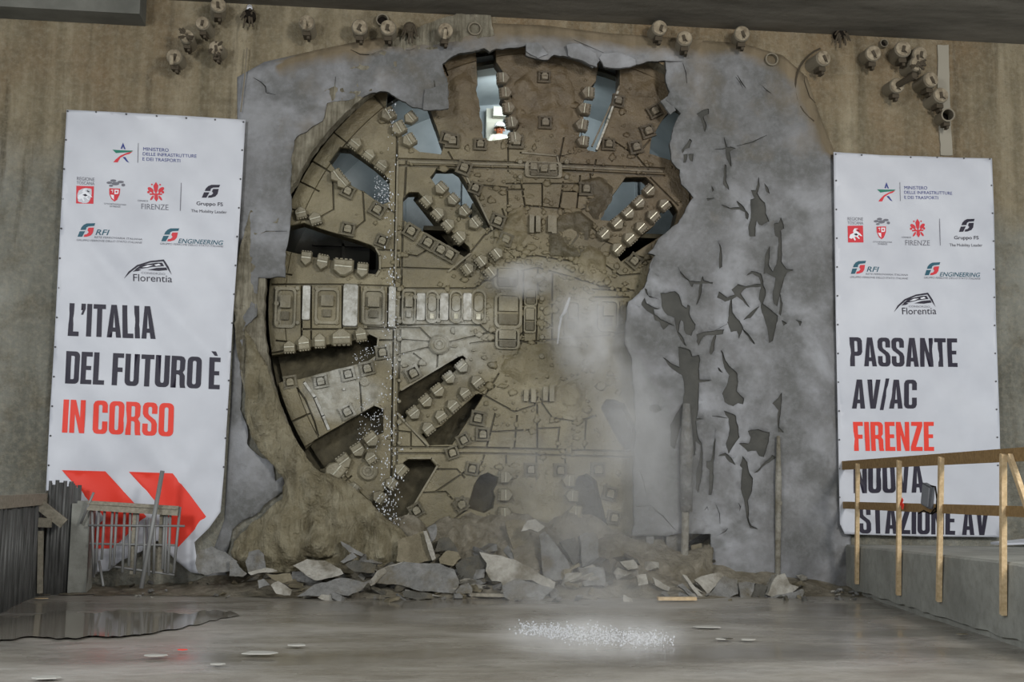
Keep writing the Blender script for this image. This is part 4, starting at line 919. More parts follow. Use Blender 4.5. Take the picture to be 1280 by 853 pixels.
slabs = [
 ('rounded grey boulder beside the torn bottom corner of the left banner', KR4((70, 330), (80, 250), (170, 225), (260, 260), (340, 320), (290, 380), (150, 405), (90, 390)), STG, -.75, .3, .3, 'boulder'),
 ('wedge-shaped grey stone leaning on the right of the rounded boulder', KR4((290, 310), (340, 330), (405, 395), (380, 415), (290, 410)), STG, -.85, .2, .15, 'boulder'),
 ('blocky grey lump with a round hole below the mud runs', KR4((390, 320), (410, 260), (480, 245), (510, 270), (525, 360), (410, 390)), STG, -.75, .25, .25, 'boulder'),
 ('pale slab lying flat at the left end of the heap', KR4((690, 350), (780, 310), (900, 320), (1000, 370), (1020, 400), (900, 430), (840, 440), (770, 400)), STL, -.8, 1.0, .12, 'concrete_slab'),
 ('long low grey slab in front of the pale flat slab', KR4((720, 540), (830, 470), (1000, 430), (1150, 460), (1200, 440), (1130, 510), (1050, 540), (1000, 530), (850, 540)), STG, -1.25, .9, .12, 'concrete_slab'),
 ('angular tan stone at the left toe of the heap', KR4((555, 470), (600, 445), (690, 500), (680, 535), (590, 525)), STL, -1.3, .3, .18, 'boulder'),
 ('small whitish slab at the heap foot nearest the floor', KR4((855, 550), (880, 530), (1000, 540), (1025, 560), (980, 580), (940, 585)), STL, -1.5, .4, .12, 'boulder'),
 ('dark grey slab wedged behind the low slab beside the water drips', KR4((1030, 340), (1100, 310), (1230, 340), (1220, 390), (1090, 385)), STD, -.75, .6, .12, 'concrete_slab'),
 ('thin tilted slab edge pointing up beside the mud', KR4((1000, 190), (1020, 200), (1150, 270), (1140, 285), (1060, 260), (1010, 215)), STG, -.55, .5, .08, 'concrete_slab'),
 ('thin grey sliver lying below the tilted slab edge', KR4((1000, 320), (1080, 260), (1110, 290), (1020, 330)), STG, -.65, .5, .08, 'concrete_slab'),
 ('narrow stick of concrete left of the tan stone', KR4((410, 390), (520, 360), (600, 380), (525, 388), (430, 405)), STL, -1.0, .4, .05, 'concrete_slab'),
 ('bluish grey chip beside the tan stone', KR4((470, 440), (510, 430), (550, 470), (480, 490)), STG, -1.2, .3, .1, 'boulder'),
 ('ochre-stained slab between the narrow stick and the tan stone', KR4((530, 400), (680, 395), (695, 440), (640, 455), (560, 430)), STK, -1.05, .5, .1, 'concrete_slab'),
 ('broad grey slab in the middle of the heap, the largest', KR5((60, 440), (110, 380), (250, 340), (480, 350), (580, 390), (610, 470), (580, 545), (350, 530), (200, 490), (60, 480)), STG, -1.0, .55, .2, 'concrete_slab'),
 ('small pale stone at the right foot of the largest slab', KR5((580, 540), (620, 490), (670, 475), (695, 510), (690, 545)), STG, -1.2, .3, .15, 'boulder'),
 ('crumpled beige sheet of broken skin draped over the heap centre', KR5((755, 275), (820, 290), (900, 300), (1000, 330), (1130, 400), (1250, 470), (1240, 510), (1180, 500), (1100, 460), (1010, 450), (960, 480), (930, 530), (880, 540), (900, 500), (890, 470), (830, 465), (790, 400), (800, 350)), STL, -.95, .5, .08, 'concrete_slab'),
 ('dark slab in the hollow behind the beige sheet', KR5((585, 360), (650, 310), (760, 290), (800, 370), (825, 465), (760, 470), (690, 460), (620, 470)), STD, -.7, .3, .15, 'concrete_slab'),
 ('khaki rounded lump on top of the largest slab', KR5((475, 310), (530, 260), (600, 270), (620, 310), (570, 360), (480, 345)), STK, -.62, .3, .2, 'boulder'),
 ('brown muddy slab standing behind the largest slab', KR5((190, 330), (200, 190), (370, 130), (450, 320), (330, 345)), STK, -.5, .35, .15, 'concrete_slab'),
 ('thin pale slab edge on the right of the brown muddy slab', KR5((370, 130), (392, 130), (452, 310), (430, 325)), STL, -.56, .3, .06, 'concrete_slab'),
 ('dark pointed slab leaning against the cutterhead foot', KR5((440, 270), (470, 180), (540, 170), (590, 240), (600, 268), (530, 260)), STD, -.4, .35, .15, 'concrete_slab'),
 ('bluish upright chip behind the thin pale edge', KR5((395, 110), (450, 80), (462, 110), (450, 175), (420, 205)), STG, -.35, .3, .1, 'concrete_slab'),
 ('light fan-shaped shard caught on the grey mud heap', KR5((1020, 130), (1070, 60), (1120, 50), (1180, 100), (1130, 135), (1080, 115)), STL, -.42, .6, .05, 'concrete_slab'),
 ('broad grey pile slab below the beige sheet', KR5((900, 500), (1010, 450), (1180, 500), (1250, 520), (1150, 600), (1000, 610), (910, 570)), STG, -1.3, .8, .15, 'concrete_slab'),
 ('pale slab with a raised lip left of the largest slab', KR5((0, 470), (60, 400), (250, 335), (130, 400), (60, 470), (20, 495)), STL, -.95, .7, .1, 'concrete_slab'),
 ('small dark slab beneath the largest slab', KR5((230, 530), (420, 545), (440, 575), (330, 590), (240, 570)), STD, -1.4, .6, .1, 'concrete_slab'),
 ('tall dark slab sliding down from the cutterhead', K8((470, 440), (500, 420), (600, 560), (640, 640), (600, 690), (480, 650)), STG, -.6, .35, .15, 'concrete_slab'),
 ('squarish grey block standing under the right bottom opening', K8((665, 440), (690, 425), (750, 432), (755, 560), (740, 600), (670, 590)), STG, -.4, .2, .25, 'concrete_slab'),
 ('flat grey block in the haze below the squarish block', K8((655, 600), (780, 598), (792, 690), (680, 692)), STG, -.85, .3, .25, 'concrete_slab'),
 ('muddy lump under the fan-shaped shard', K8((290, 370), (390, 360), (430, 520), (380, 560), (330, 520)), STK, -.3, .25, .15, 'boulder'),
 ('narrow dark slab right of the tall sliding slab', K8((560, 470), (640, 450), (660, 520), (640, 600)), STD, -.35, .25, .12, 'concrete_slab'),
 ('pale domed stone at the foot of the coated pipe', K8((860, 570), (930, 560), (955, 600), (900, 612)), STL, -.55, .3, .15, 'boulder'),
 ('white block on the bank right of the haze', K8((940, 640), (990, 630), (1000, 680), (950, 690)), STL, -.95, .2, .15, 'boulder'),
 ('pale leaning slab beside the white block', K8((1030, 650), (1110, 700), (1100, 715), (1040, 690)), STL, -.9, .5, .06, 'concrete_slab'),
 ('small white chip alone on the wet floor edge', K8((880, 735), (920, 755), (928, 780), (880, 780)), STL, -1.55, .3, .08, 'boulder'),
 ('light grey slab of fallen skin, left of the right-hand pile', KR6((410, 620), (560, 578), (590, 600), (480, 705)), STL, -.7, .6, .1, 'concrete_slab'),
 ('grey slab with dark cracks in the middle of the right-hand pile', KR6((480, 705), (592, 600), (670, 620), (660, 700), (560, 730), (500, 740)), STG, -.75, .55, .12, 'concrete_slab'),
 ('bluish grey slab right of the cracked slab', KR6((670, 635), (765, 638), (722, 722), (660, 742)), STG, -.75, .5, .1, 'concrete_slab'),
 ('dark striped slab edge beside the beige pointed stone', KR6((722, 722), (770, 640), (832, 660), (800, 742)), STD, -.7, .45, .12, 'concrete_slab'),
 ('beige pointed stone at the right end of the heap', KR6((820, 705), (890, 590), (930, 583), (950, 640), (1000, 660), (960, 690), (850, 718)), STL, -.8, .3, .3, 'boulder'),
 ('flat grey stone under the beige pointed stone', KR6((830, 722), (960, 692), (1035, 672), (1040, 690), (1020, 722), (900, 748)), STG, -.9, .6, .15, 'boulder'),
 ('thin pale slab edge standing on the left of the right-hand pile', KR6((342, 590), (370, 598), (465, 725), (440, 738)), STL, -.85, .3, .08, 'concrete_slab'),
 ('grey slab lying left of the thin standing edge', KR6((312, 650), (342, 640), (430, 722), (380, 712)), STG, -.9, .5, .1, 'concrete_slab'),
 ('short column of hanging skin left in the lower opening', KR6((240, 365), (340, 362), (345, 520), (330, 590), (200, 560), (240, 500)), SHOT, .02, 0.0, .1, 'concrete_slab'),
 ('khaki column showing in the lower opening right of the coated pipe', KR6((378, 420), (440, 408), (440, 590), (400, 605), (380, 560)), STK, .05, 0.0, .12, 'concrete_slab'),
 ('torn grey strip hanging in the lower opening', KR6((125, 368), (165, 368), (165, 470), (205, 490), (205, 520), (120, 560), (110, 520)), SHOT, .02, 0.0, .08, 'concrete_slab')]
for i, (lb, pts, m, y, tl, th, nm) in enumerate(slabs):
    if m is SHOT: m = STG
    chunk(lb, pts, m, y - (.5 if pts[0][0] > 845 and y < -.5 else .22 if y < -.3 else 0), tl, th, i, nm)
# many smaller chips, individuals of six shapes
def chip_me(k):
    rg = random.Random(100 + k); bm = bmesh.new(); s = [(1, .7, .32), (1, .8, .5), (1, .5, .2), (.8, .8, .6), (1, .9, .22), (1, .45, .35)][k]
    for _ in range(15):
        d_ = Vector((rg.gauss(0, 1), rg.gauss(0, 1), rg.gauss(0, 1))).normalized()
        bm.verts.new([math.copysign(abs(q) ** .6, q) * w * .5 * rg.uniform(.8, 1) for q, w in zip(d_, s)])
    bmesh.ops.convex_hull(bm, input=bm.verts[:]); 
    for q in [q for q in bm.verts if not q.link_faces]: bm.verts.remove(q)
    return bm
chips = [[bm_mesh('rubble_chip', chip_me(k), m) for m in (STG, STG, STK, STD, STL)] for k in range(6)]
rg = random.Random(44); nchip = 0
def put_chip(px, py, s):
    global nchip
    p = to_bank(px, py); me = rg.choice(rg.choice(chips))
    o_ = link('rubble_chip', me, None, (p.x, p.y, p.z + .06 * s)); o_.scale = (s,) * 3; o_.rotation_euler = (rg.uniform(-.5, .5), rg.uniform(-.5, .5), rg.uniform(0, 6.3))
    mn = me.materials[0].name.split('_')[0]; zn = next(t_ for lim, t_ in ((255, 'in front of the mesh gate'), (345, 'before the grey boulders by the left banner'), (425, 'around the angular tan stone'), (478, 'around the long low grey slab'), (585, 'in front of the largest slab'), (690, 'below the crumpled beige sheet'), (800, 'under the hazy blocks'), (870, 'around the pale wet board'), (1015, 'along the right-hand slab pile'), (2000, 'at the near end of the concrete bench')) if px < lim)
    sz = 'large' if s > .34 else 'small' if s > .18 else 'tiny'
    lb = '%s %s concrete chip lying %s' % (sz, mn, zn); tag(o_, lb, 'stone', lb.replace(' chip', ' chips')); nchip += 1
for _ in range(150):
    x = rg.triangular(300, 900, 520); put_chip(x, rg.uniform(700, 752) - (8 if x < 380 else 0), rg.uniform(.10, .34))
for _ in range(60): x = rg.triangular(310, 880, 600); put_chip(x, rg.uniform(690, 735), rg.uniform(.35, .62))
for _ in range(34): put_chip(rg.uniform(860, 1010), rg.uniform(722, 752), rg.uniform(.08, .26))
for _ in range(26): put_chip(rg.uniform(130, 330), rg.uniform(716, 748), rg.uniform(.05, .15))
for _ in range(30): put_chip(rg.uniform(1040, 1110), rg.uniform(738, 752), rg.uniform(.05, .14))
# boards on the ground
def stick(name, label, p, q, w, h, m, cat='plank', lift=.04):
    p, q = Vector(p), Vector(q); d_ = q - p; b = B(); b.box((0, 0, 0), (d_.length, w, h))
    o_ = b.build(name, m); o_.location = (p + q) / 2 + Vector((0, 0, lift)); o_.rotation_euler = d_.to_track_quat('X', 'Z').to_euler()
    return tag(o_, label, cat)
stick('board', 'thin grey board lying along the foot of the largest slab', pf(549, 746), pf(640, 748), .12, .05, WOODG)
stick('board', 'pale wet board lying on the floor edge right of the haze', pf(822, 752), pf(870, 752), .11, .05, WOOD)
# mud-coated pipe and thin strip down the sprayed skin
b = B(); P = [pj(858, y, -.16) for y in (505, 560, 640)]; b.tube(P, [.06, .12, .10], 10); o_ = empty('coated_pipe', 'upright drain pipe crusted with sprayed concrete at the right of the breach', 'pipe', pj(858, 742, -.16))
def under(root, name, me): o2 = link(name, me, root); o2.matrix_parent_inverse = Matrix.Translation(root.location).inverted(); return o2
under(o_, 'crust', b.me('crust', STG, True)); b = B(); b.tube([pj(857, 630, -.16), pj(855, 735, -.16)], .065, 12); under(o_, 'pipe', b.me('pipe', DUSTP, True))
b = B(); b.tube([pj(973, 545, -.14), pj(973, 600, -.14), pj(972, 730, -.14)], [.03, .055, .045], 10); b.tube([pj(973.5, 627, -.14), pj(973.5, 632, -.14)], .058, 10)
tag(b.build('thin_pipe', DUSTP), 'thin pale pipe running down the grey skin right of the dark spalls', 'pipe')

# ------------------------------------------------------------------ drainage pipe stubs and anchors along the wall head
def stub(px, py, r_px, style, label, group='pipe stubs sticking out of the wall head'):
    p = pj(px, py, -.2); t_ = empty('pipe_stub', label, 'pipe', p, group); k = mpp(px, py) * r_px
    Mx = Matrix.Rotation(R(rg.uniform(-9, 9)), 4, 'Z') @ Matrix.Rotation(R(rg.uniform(-4, 8)), 4, 'X')
    def add(name, b_, m): o2 = b_.build(name, m, t_); o2.matrix_basis = Mx; return o2
    b = B()
    if style == 'open':
        b.lathe([(k, -.24), (k, .22), (k * .8, .22), (k * .78, -.2), (.001, -.2)], 18); add('pipe', b, PIPEW)
        b = B(); b.lathe([(k * .76, -.06), (.001, -.06)], 16); add('bore', b, HOLE)
    else:
        b.lathe([(k * .96, -.24), (k * .96, .12), (k, .12), (k, .2), (k * .9, .22), (.001, .22)], 18); add('pipe', b, PIPEW)
        b = B(); b.lathe([(k * .88, .215), (k * .88, .235), (k * .4, .25), (.001, .245)], 16); add('face_plug', b, PFACE)
        b = B(); b.box((rg.uniform(-.02, .02), -.23, -k * .1), (k * .35, .07, k * .8), Matrix.Rotation(rg.uniform(-.5, .5), 3, 'Y')); b.tube([(0, -.24, -k * .2), (k * .2, -.3, -k * .7)], .012, 5); add('spigot', b, RUST)
    b = B(); b.box((0, -.06, -k * 1.25), (k * .9, .2, k * .5)); b.box((k * .2, -.06, -k * 1.6), (k * .35, .14, k * .5)); add('clamp', b, RUST)
    if style == 'hook':
        b = B(); b.tube([(-k * .2, -.23, k * .1), (-k * .1, -.34, -k * .2), (-k * .15, -.3, -k * 1.2)], .035, 7); add('hook', b, PFACE)
    if style == 'rod':
        b = B(); b.tube([(0, -.2, 0), (k * 1.1, -.62, k * .7)], k * .42, 12); b.lathe([(k * .3, 0), (.001, 0)], 10, Matrix.Translation((k * 1.12, -.63, k * .72))); add('sleeve', b, RUST)
    if style == 'burst':
        b = B()
        for _ in range(8): a = rg.uniform(0, 6.3); l_ = rg.uniform(.9, 1.45); b.tube([(0, -.2, 0), (k * l_ * math.cos(a), -.22 - rg.uniform(0, .08), k * l_ * math.sin(a))], [.04, .02], 5)
        add('splinters', b, RUST)
    return t_
for a in ((273, 13, 10, 'cap', 'round capped pipe stub topmost in the left corner cluster'), (257, 35, 9, 'cap', 'dark muddy pipe stub second from the top in the left corner cluster'), (236, 52, 9, 'burst', 'splintered pipe stub in the middle of the left corner cluster'),
          (221, 75, 10, 'hook', 'pale pipe stub with a hanging hook, lowest of the left corner cluster'), (273, 64, 9, 'burst', 'frayed pipe stub right of the splintered one in the left corner cluster'),
          (385, 35, 10, 'hook', 'whitish round pipe stub with a white streak above it'), (450, 38, 10, 'cap', 'single plugged pipe stub between the whitish one and a close pair'), (486, 40, 10, 'cap', 'plugged pipe stub in front of an empty ring'),
          (555, 42, 10, 'hook', 'tan pipe stub with metal clamps above the breach left part'), (821, 39, 9.5, 'cap', 'pinkish pipe stub above the right part of the breach'), (854, 54, 9.5, 'cap', 'tan pipe stub lower right of the pinkish one'),
          (925, 46, 9.5, 'cap', 'white tipped pipe stub alone under the slab edge'), (1022, 78, 9.5, 'cap', 'grey pipe stub at the edge of the curved groove'), (1087, 70, 9.5, 'cap', 'muddy pipe stub leftmost of the right-hand cluster'),
          (1124, 67, 10, 'cap', 'pipe stub beside a white tag at the top of the right-hand cluster'), (1143, 71, 9, 'cap', 'pale flat pipe stub touching the tagged one'), (1139, 84, 9, 'burst', 'orange tinged pipe stub under the tagged one'),
          (1116, 110, 9, 'rod', 'pipe stub with a dark sleeve pointing out to the right'), (1156, 104, 9.5, 'cap', 'pipe stub left of the pale mortar strip with a bent wire'), (1169, 124, 9.5, 'cap', 'pale pipe stub overlapping the mortar strip'),
          (1180, 147, 8, 'open', 'open dark pipe end lowest on the mortar strip')): stub(*a)
def hollow(px, py, r_px, label):
    p = pj(px, py, -.02); k = mpp(px, py) * r_px; t_ = empty('pipe_hole', label, 'pipe', p); b = B()
    b.lathe([(k, -.02), (k, .09), (k * .82, .09), (k * .8, -.015)], 18); b.build('ring', PIPEW, t_); b = B(); b.lathe([(k * .8, -.015), (k * .8, .0), (.001, .0)], 16); b.build('bore', HOLE, t_)
hollow(478, 27, 8, 'empty pipe ring half hidden behind a plugged stub'); hollow(593, 38, 8.5, 'empty pipe ring flush in the grey wall head'); hollow(1103, 56, 5, 'small dark pipe hole under the slab edge at the right'); hollow(963, 76, 8, 'torn open pipe hole high in the grey skin right of the breach')
def bundle(px, py, label, seed, m1, m2):
    rg2 = random.Random(seed); p = pj(px, py, -.12); b = B(); t_ = empty('cable_stub', label, 'cable', p)
    for _ in range(9):
        a = rg2.uniform(0, 6.3); l = rg2.uniform(.08, .19); b.tube([(0, 0, 0), (l * .6 * math.cos(a), -.08, l * .6 * math.sin(a)), (l * math.cos(a), -.04, l * math.sin(a) - .1)], [.03, .022, .014], 6)
    b.build('strands', m1, t_); b = B(); b.lathe([(.1, -.11), (.11, .05), (.07, .08), (.001, .08)], 12); b.build('core', m2, t_)
bundle(312, 20, 'frayed dark cable end with a white tip left of the whitish stub', 1, RUST, HOLE); bundle(1050, 42, 'rusty torn cable end hanging at the slab edge', 2, RUST, HOLE); bundle(512, 36, 'dark stained rod bundle right of the empty ring', 5, RUST, RUST)
b = B(); b.tube([pj(312, 9, .0), pj(312, 12, -.16)], .05, 8); tag(b.build('white_plug', WHITE), 'short white plug above the frayed dark cable end', 'plug')
b = B(); b.tube([pj(309, 60, -.1), pj(306, 95, -.1), pj(301, 140, -.1)], .012, 5); tag(b.build('hanging_wire', PIPEW), 'thin pale wire hanging down the edge of the grey skin', 'wire')
b = B(); b.tube([pj(1022 + 46 * math.cos(a) + 18, 108 - 50 * math.sin(a), -.05) for a in np.linspace(1.9, 4.2, 14)], .018, 5); tag(b.build('thin_cable', RUST), 'thin dark cable curving round the right edge of the grey skin', 'cable')

# ------------------------------------------------------------------ banners
GL = {}
def rrp(x0, y0, x1, y1, r, c_=(1, 1, 1, 1), n=4):       # rounded corners: bl, br, tr, tl
    out = []
    for (cx, cy, a0), on in zip(((x0 + r, y0 + r, 180), (x1 - r, y0 + r, 270), (x1 - r, y1 - r, 0), (x0 + r, y1 - r, 90)), c_):
        if on: out += [(cx + r * math.cos(R(a0 + 90 * k / n)), cy + r * math.sin(R(a0 + 90 * k / n))) for k in range(n + 1)]
        else: out.append(((x0, y0), (x1, y0), (x1, y1), (x0, y1))[(a0 // 90 + 2) % 4])
    return out
S_ = .165
GL['I'] = (.17, [[(0, 0), (.17, 0), (.17, 1), (0, 1)]], [])
GL["'"] = (.15, [[(.0, 1), (.15, 1), (.15, .84), (.07, .66), (.0, .66), (.05, .80), (.0, .80)]], [])
GL['/'] = (.24, [[(-.04, -.05), (.09, -.05), (.27, 1.04), (.14, 1.04)]], [])
GL['L'] = (.36, [[(0, 0), (.36, 0), (.36, .14), (.17, .14), (.17, 1), (0, 1)]], [])
GL['T'] = (.42, [[(.125, 0), (.295, 0), (.295, .86), (.42, .86), (.42, 1), (0, 1), (0, .86), (.125, .86)]], [])
GL['E'] = (.36, [[(0, 0), (.36, 0), (.36, .14), (.17, .14), (.17, .44), (.33, .44), (.33, .57), (.17, .57), (.17, .86), (.36, .86), (.36, 1), (0, 1)]], [])
GL['È'] = (.36, GL['E'][1] + [[(.05, 1.19), (.2, 1.19), (.27, 1.05), (.17, 1.05)]], [])
GL['F'] = (.36, [[(0, 0), (.17, 0), (.17, .42), (.33, .42), (.33, .56), (.17, .56), (.17, .86), (.36, .86), (.36, 1), (0, 1)]], [])
GL['A'] = (.47, [[(0, 0), (.165, 0), (.185, .18), (.285, .18), (.305, 0), (.47, 0), (.33, 1), (.14, 1)]], [[(.2, .31), (.27, .31), (.235, .78)]])
GL['V'] = (.47, [[(.14, 0), (.33, 0), (.47, 1), (.305, 1), (.235, .3), (.165, 1), (0, 1)]], [])
GL['D'] = (.45, [rrp(0, 0, .45, 1, .14, (0, 1, 1, 0))], [rrp(.17, .14, .285, .86, .04, (0, 1, 1, 0))])
GL['O'] = (.46, [rrp(0, 0, .46, 1, .15)], [rrp(.17, .13, .29, .87, .055)])
GL['U'] = (.46, [rrp(0, 0, .46, .6, .15, (1, 1, 0, 0))[:5] + rrp(0, 0, .46, .6, .15, (1, 1, 0, 0))[5:10] + [(.46, 1), (.29, 1), (.29, .2), (.27, .14), (.19, .14), (.17, .2), (.17, 1), (0, 1)]], [])
GL['C'] = (.45, [[(.45, .38), (.45, .12), (.4, .03), (.32, 0), (.13, 0), (.05, .03), (0, .12), (0, .88), (.05, .97), (.13, 1), (.32, 1), (.4, .97), (.45, .88), (.45, .64), (.285, .64), (.285, .84), (.26, .87), (.19, .87), (.17, .84), (.17, .16), (.19, .13), (.26, .13), (.285, .16), (.285, .38)]], [])
GL['P'] = (.45, [[(0, 0), (.17, 0), (.17, .36), (.31, .36), (.4, .4), (.45, .5), (.45, .88), (.4, .97), (.31, 1), (0, 1)]], [[(.17, .5), (.25, .5), (.28, .53), (.28, .84), (.25, .87), (.17, .87)]])
GL['R'] = (.47, [[(0, 0), (.17, 0), (.17, .42), (.24, .42), (.28, .38), (.29, .1), (.31, 0), (.48, 0), (.455, .1), (.45, .38), (.38, .49), (.44, .58), (.45, .88), (.4, .97), (.31, 1), (0, 1)]], [[(.17, .55), (.25, .55), (.28, .58), (.28, .84), (.25, .87), (.17, .87)]])
GL['N'] = (.47, [[(0, 0), (.155, 0), (.155, .58), (.31, 0), (.47, 0), (.47, 1), (.315, 1), (.315, .45), (.165, 1), (0, 1)]], [])
GL['Z'] = (.42, [[(0, 0), (.42, 0), (.42, .14), (.19, .14), (.42, .86), (.42, 1), (.02, 1), (.02, .86), (.23, .86), (0, .14)]], [])
GL['S'] = (.45, [[(0, .36), (0, .12), (.05, .03), (.13, 0), (.32, 0), (.4, .03), (.45, .12), (.45, .36), (.4, .47), (.2, .62), (.17, .68), (.17, .83), (.2, .87), (.26, .87), (.285, .83), (.285, .66), (.45, .66), (.45, .88), (.4, .97), (.32, 1), (.13, 1), (.05, .97), (0, .88), (0, .66), (.05, .56), (.25, .41), (.28, .35), (.28, .17), (.26, .13), (.19, .13), (.165, .17), (.165, .36)]], [])
YBN = -.16
class Banner:
    def __init__(s, label, outline, seed, fold):
        s.seed = seed; s.fold = fold
        q = [pj(a, b_, YBN) for a, b_ in outline]; s.root = empty('printed_banner', label, 'banner', ((min(p.x for p in q) + max(p.x for p in q)) / 2, YBN, min(p.z for p in q)), 'two tall printed banners')
        s.inv = Matrix.Translation(s.root.location).inverted()
        v2, f_ = fill2d(outline, [], 4.6, seed=seed); s.put('sheet', v2, f_, VINYL, 0, True)
    def w(s, x, z):
        a = x * .75 + z * .66
        w_ = .030 * noise.noise((a * 1.1, z * .25, s.seed)) + .022 * noise.noise((a * 2.8, z * .4 - x * .4, s.seed + 3)) + .02 * noise.noise((x * .5, z * .5, s.seed + 7))
        lo = max(0.0, min(1.0, (s.fold - z) / 1.6)); w_ += lo * (.05 * noise.noise((x * 1.9 + z * .7, z * .5, s.seed + 9)) + .025 * noise.noise((x * 4, z * 2.4, s.seed + 5)))
        return w_
    def P3(s, px, py, off=0.0):
        p = pj(px, py, YBN); return Vector((p.x, YBN + s.w(p.x, p.z) - off, p.z))
    def put(s, name, v2, f_, m, off, smooth=True):
        V_ = [s.P3(a, b_, off) for a, b_ in v2]
        f_ = [q if (V_[q[1]] - V_[q[0]]).cross(V_[q[2]] - V_[q[0]]).y < 0 else q[::-1] for q in f_]
        if name == 'sheet': V_, sk_ = skirts(len(V_), f_, V_, lambda p: Vector((p.x, p.y + .006, p.z))); f_ = f_ + sk_
        o_ = link(name, mesh(name, V_, f_, m, smooth), s.root); o_.matrix_parent_inverse = s.inv; return o_
    def poly(s, name, pts, m, holes=(), step=None, off=.006):
        v2, f_ = fill2d(pts, holes, step); return s.put(name, v2, f_, m, off)
    def polys(s, name, plist, m, off=.006):
        V_ = []; F_ = []
        for pts in plist:
            v2, f_ = fill2d(pts, [], None); n0 = len(V_); V_ += [tuple(p) for p in v2]; F_ += [tuple(i + n0 for i in q) for q in f_]
        return s.put(name, V_, F_, m, off)
    def big(s, text, quad, m):          # heavy condensed capitals set into a quad tl, tr, br, bl
        x = 0; L_ = []
        for ch in text:
            if ch == ' ': x += .2; continue
            w_, o_, h_ = GL[ch]; L_.append((x, o_, h_)); x += w_ + .05
        tot = x - .05; tl, tr, br, bl = quad
        def mp(u, v_): u /= tot; return tuple((bl[i] * (1 - u) + br[i] * u) * (1 - v_) + (tl[i] * (1 - u) + tr[i] * u) * v_ for i in (0, 1))
        for x0, o_, h_ in L_:
            V_ = []; F_ = []
            for k, oo in enumerate(o_):
                v2, f_ = fill2d([mp(x0 + a, b_) for a, b_ in oo], [[mp(x0 + a, b_) for a, b_ in hh] for hh in h_] if k == 0 else [], 4.6)
                n0 = len(V_); V_ += [tuple(p) for p in v2]; F_ += [tuple(i + n0 for i in q) for q in f_]
            s.put('letter', V_, F_, m, .006)
    def small(s, text, quad, m, bold=0.0, shear=0.0, name='lettering'):
        cu = bpy.data.curves.new('t', 'FONT'); cu.body = text; cu.offset = bold; cu.shear = shear; cu.resolution_u = 3
        ob = bpy.data.objects.new('t', cu); C.objects.link(ob); dg = bpy.context.evaluated_depsgraph_get(); me = bpy.data.meshes.new_from_object(ob.evaluated_get(dg))
        vs = [v_.co.copy() for v_ in me.vertices]; fs = [tuple(p.vertices) for p in me.polygons]; bpy.data.objects.remove(ob); bpy.data.curves.remove(cu); bpy.data.meshes.remove(me)
        x0 = min(v_.x for v_ in vs); x1 = max(v_.x for v_ in vs); y0 = min(v_.y for v_ in vs); y1 = max(v_.y for v_ in vs); tl, tr, br, bl = quad
        V_ = []
        for v_ in vs:
            u, q = (v_.x - x0) / (x1 - x0), (v_.y - y0) / (y1 - y0)
            V_.append(tuple((bl[i] * (1 - u) + br[i] * u) * (1 - q) + (tl[i] * (1 - u) + tr[i] * u) * q for i in (0, 1)))
        s.put(name, V_, fs, m, .006, False)
    def eyelets(s, pts):
        b = B(); b.lathe([(.016, -.004), (.016, .008), (.009, .01), (.001, .002)], 8); me = b.me('eyelet', EYE)
        for a, b_ in pts: o_ = link('eyelet', me, s.root); o_.matrix_parent_inverse = s.inv; o_.location = s.P3(a, b_, .003)
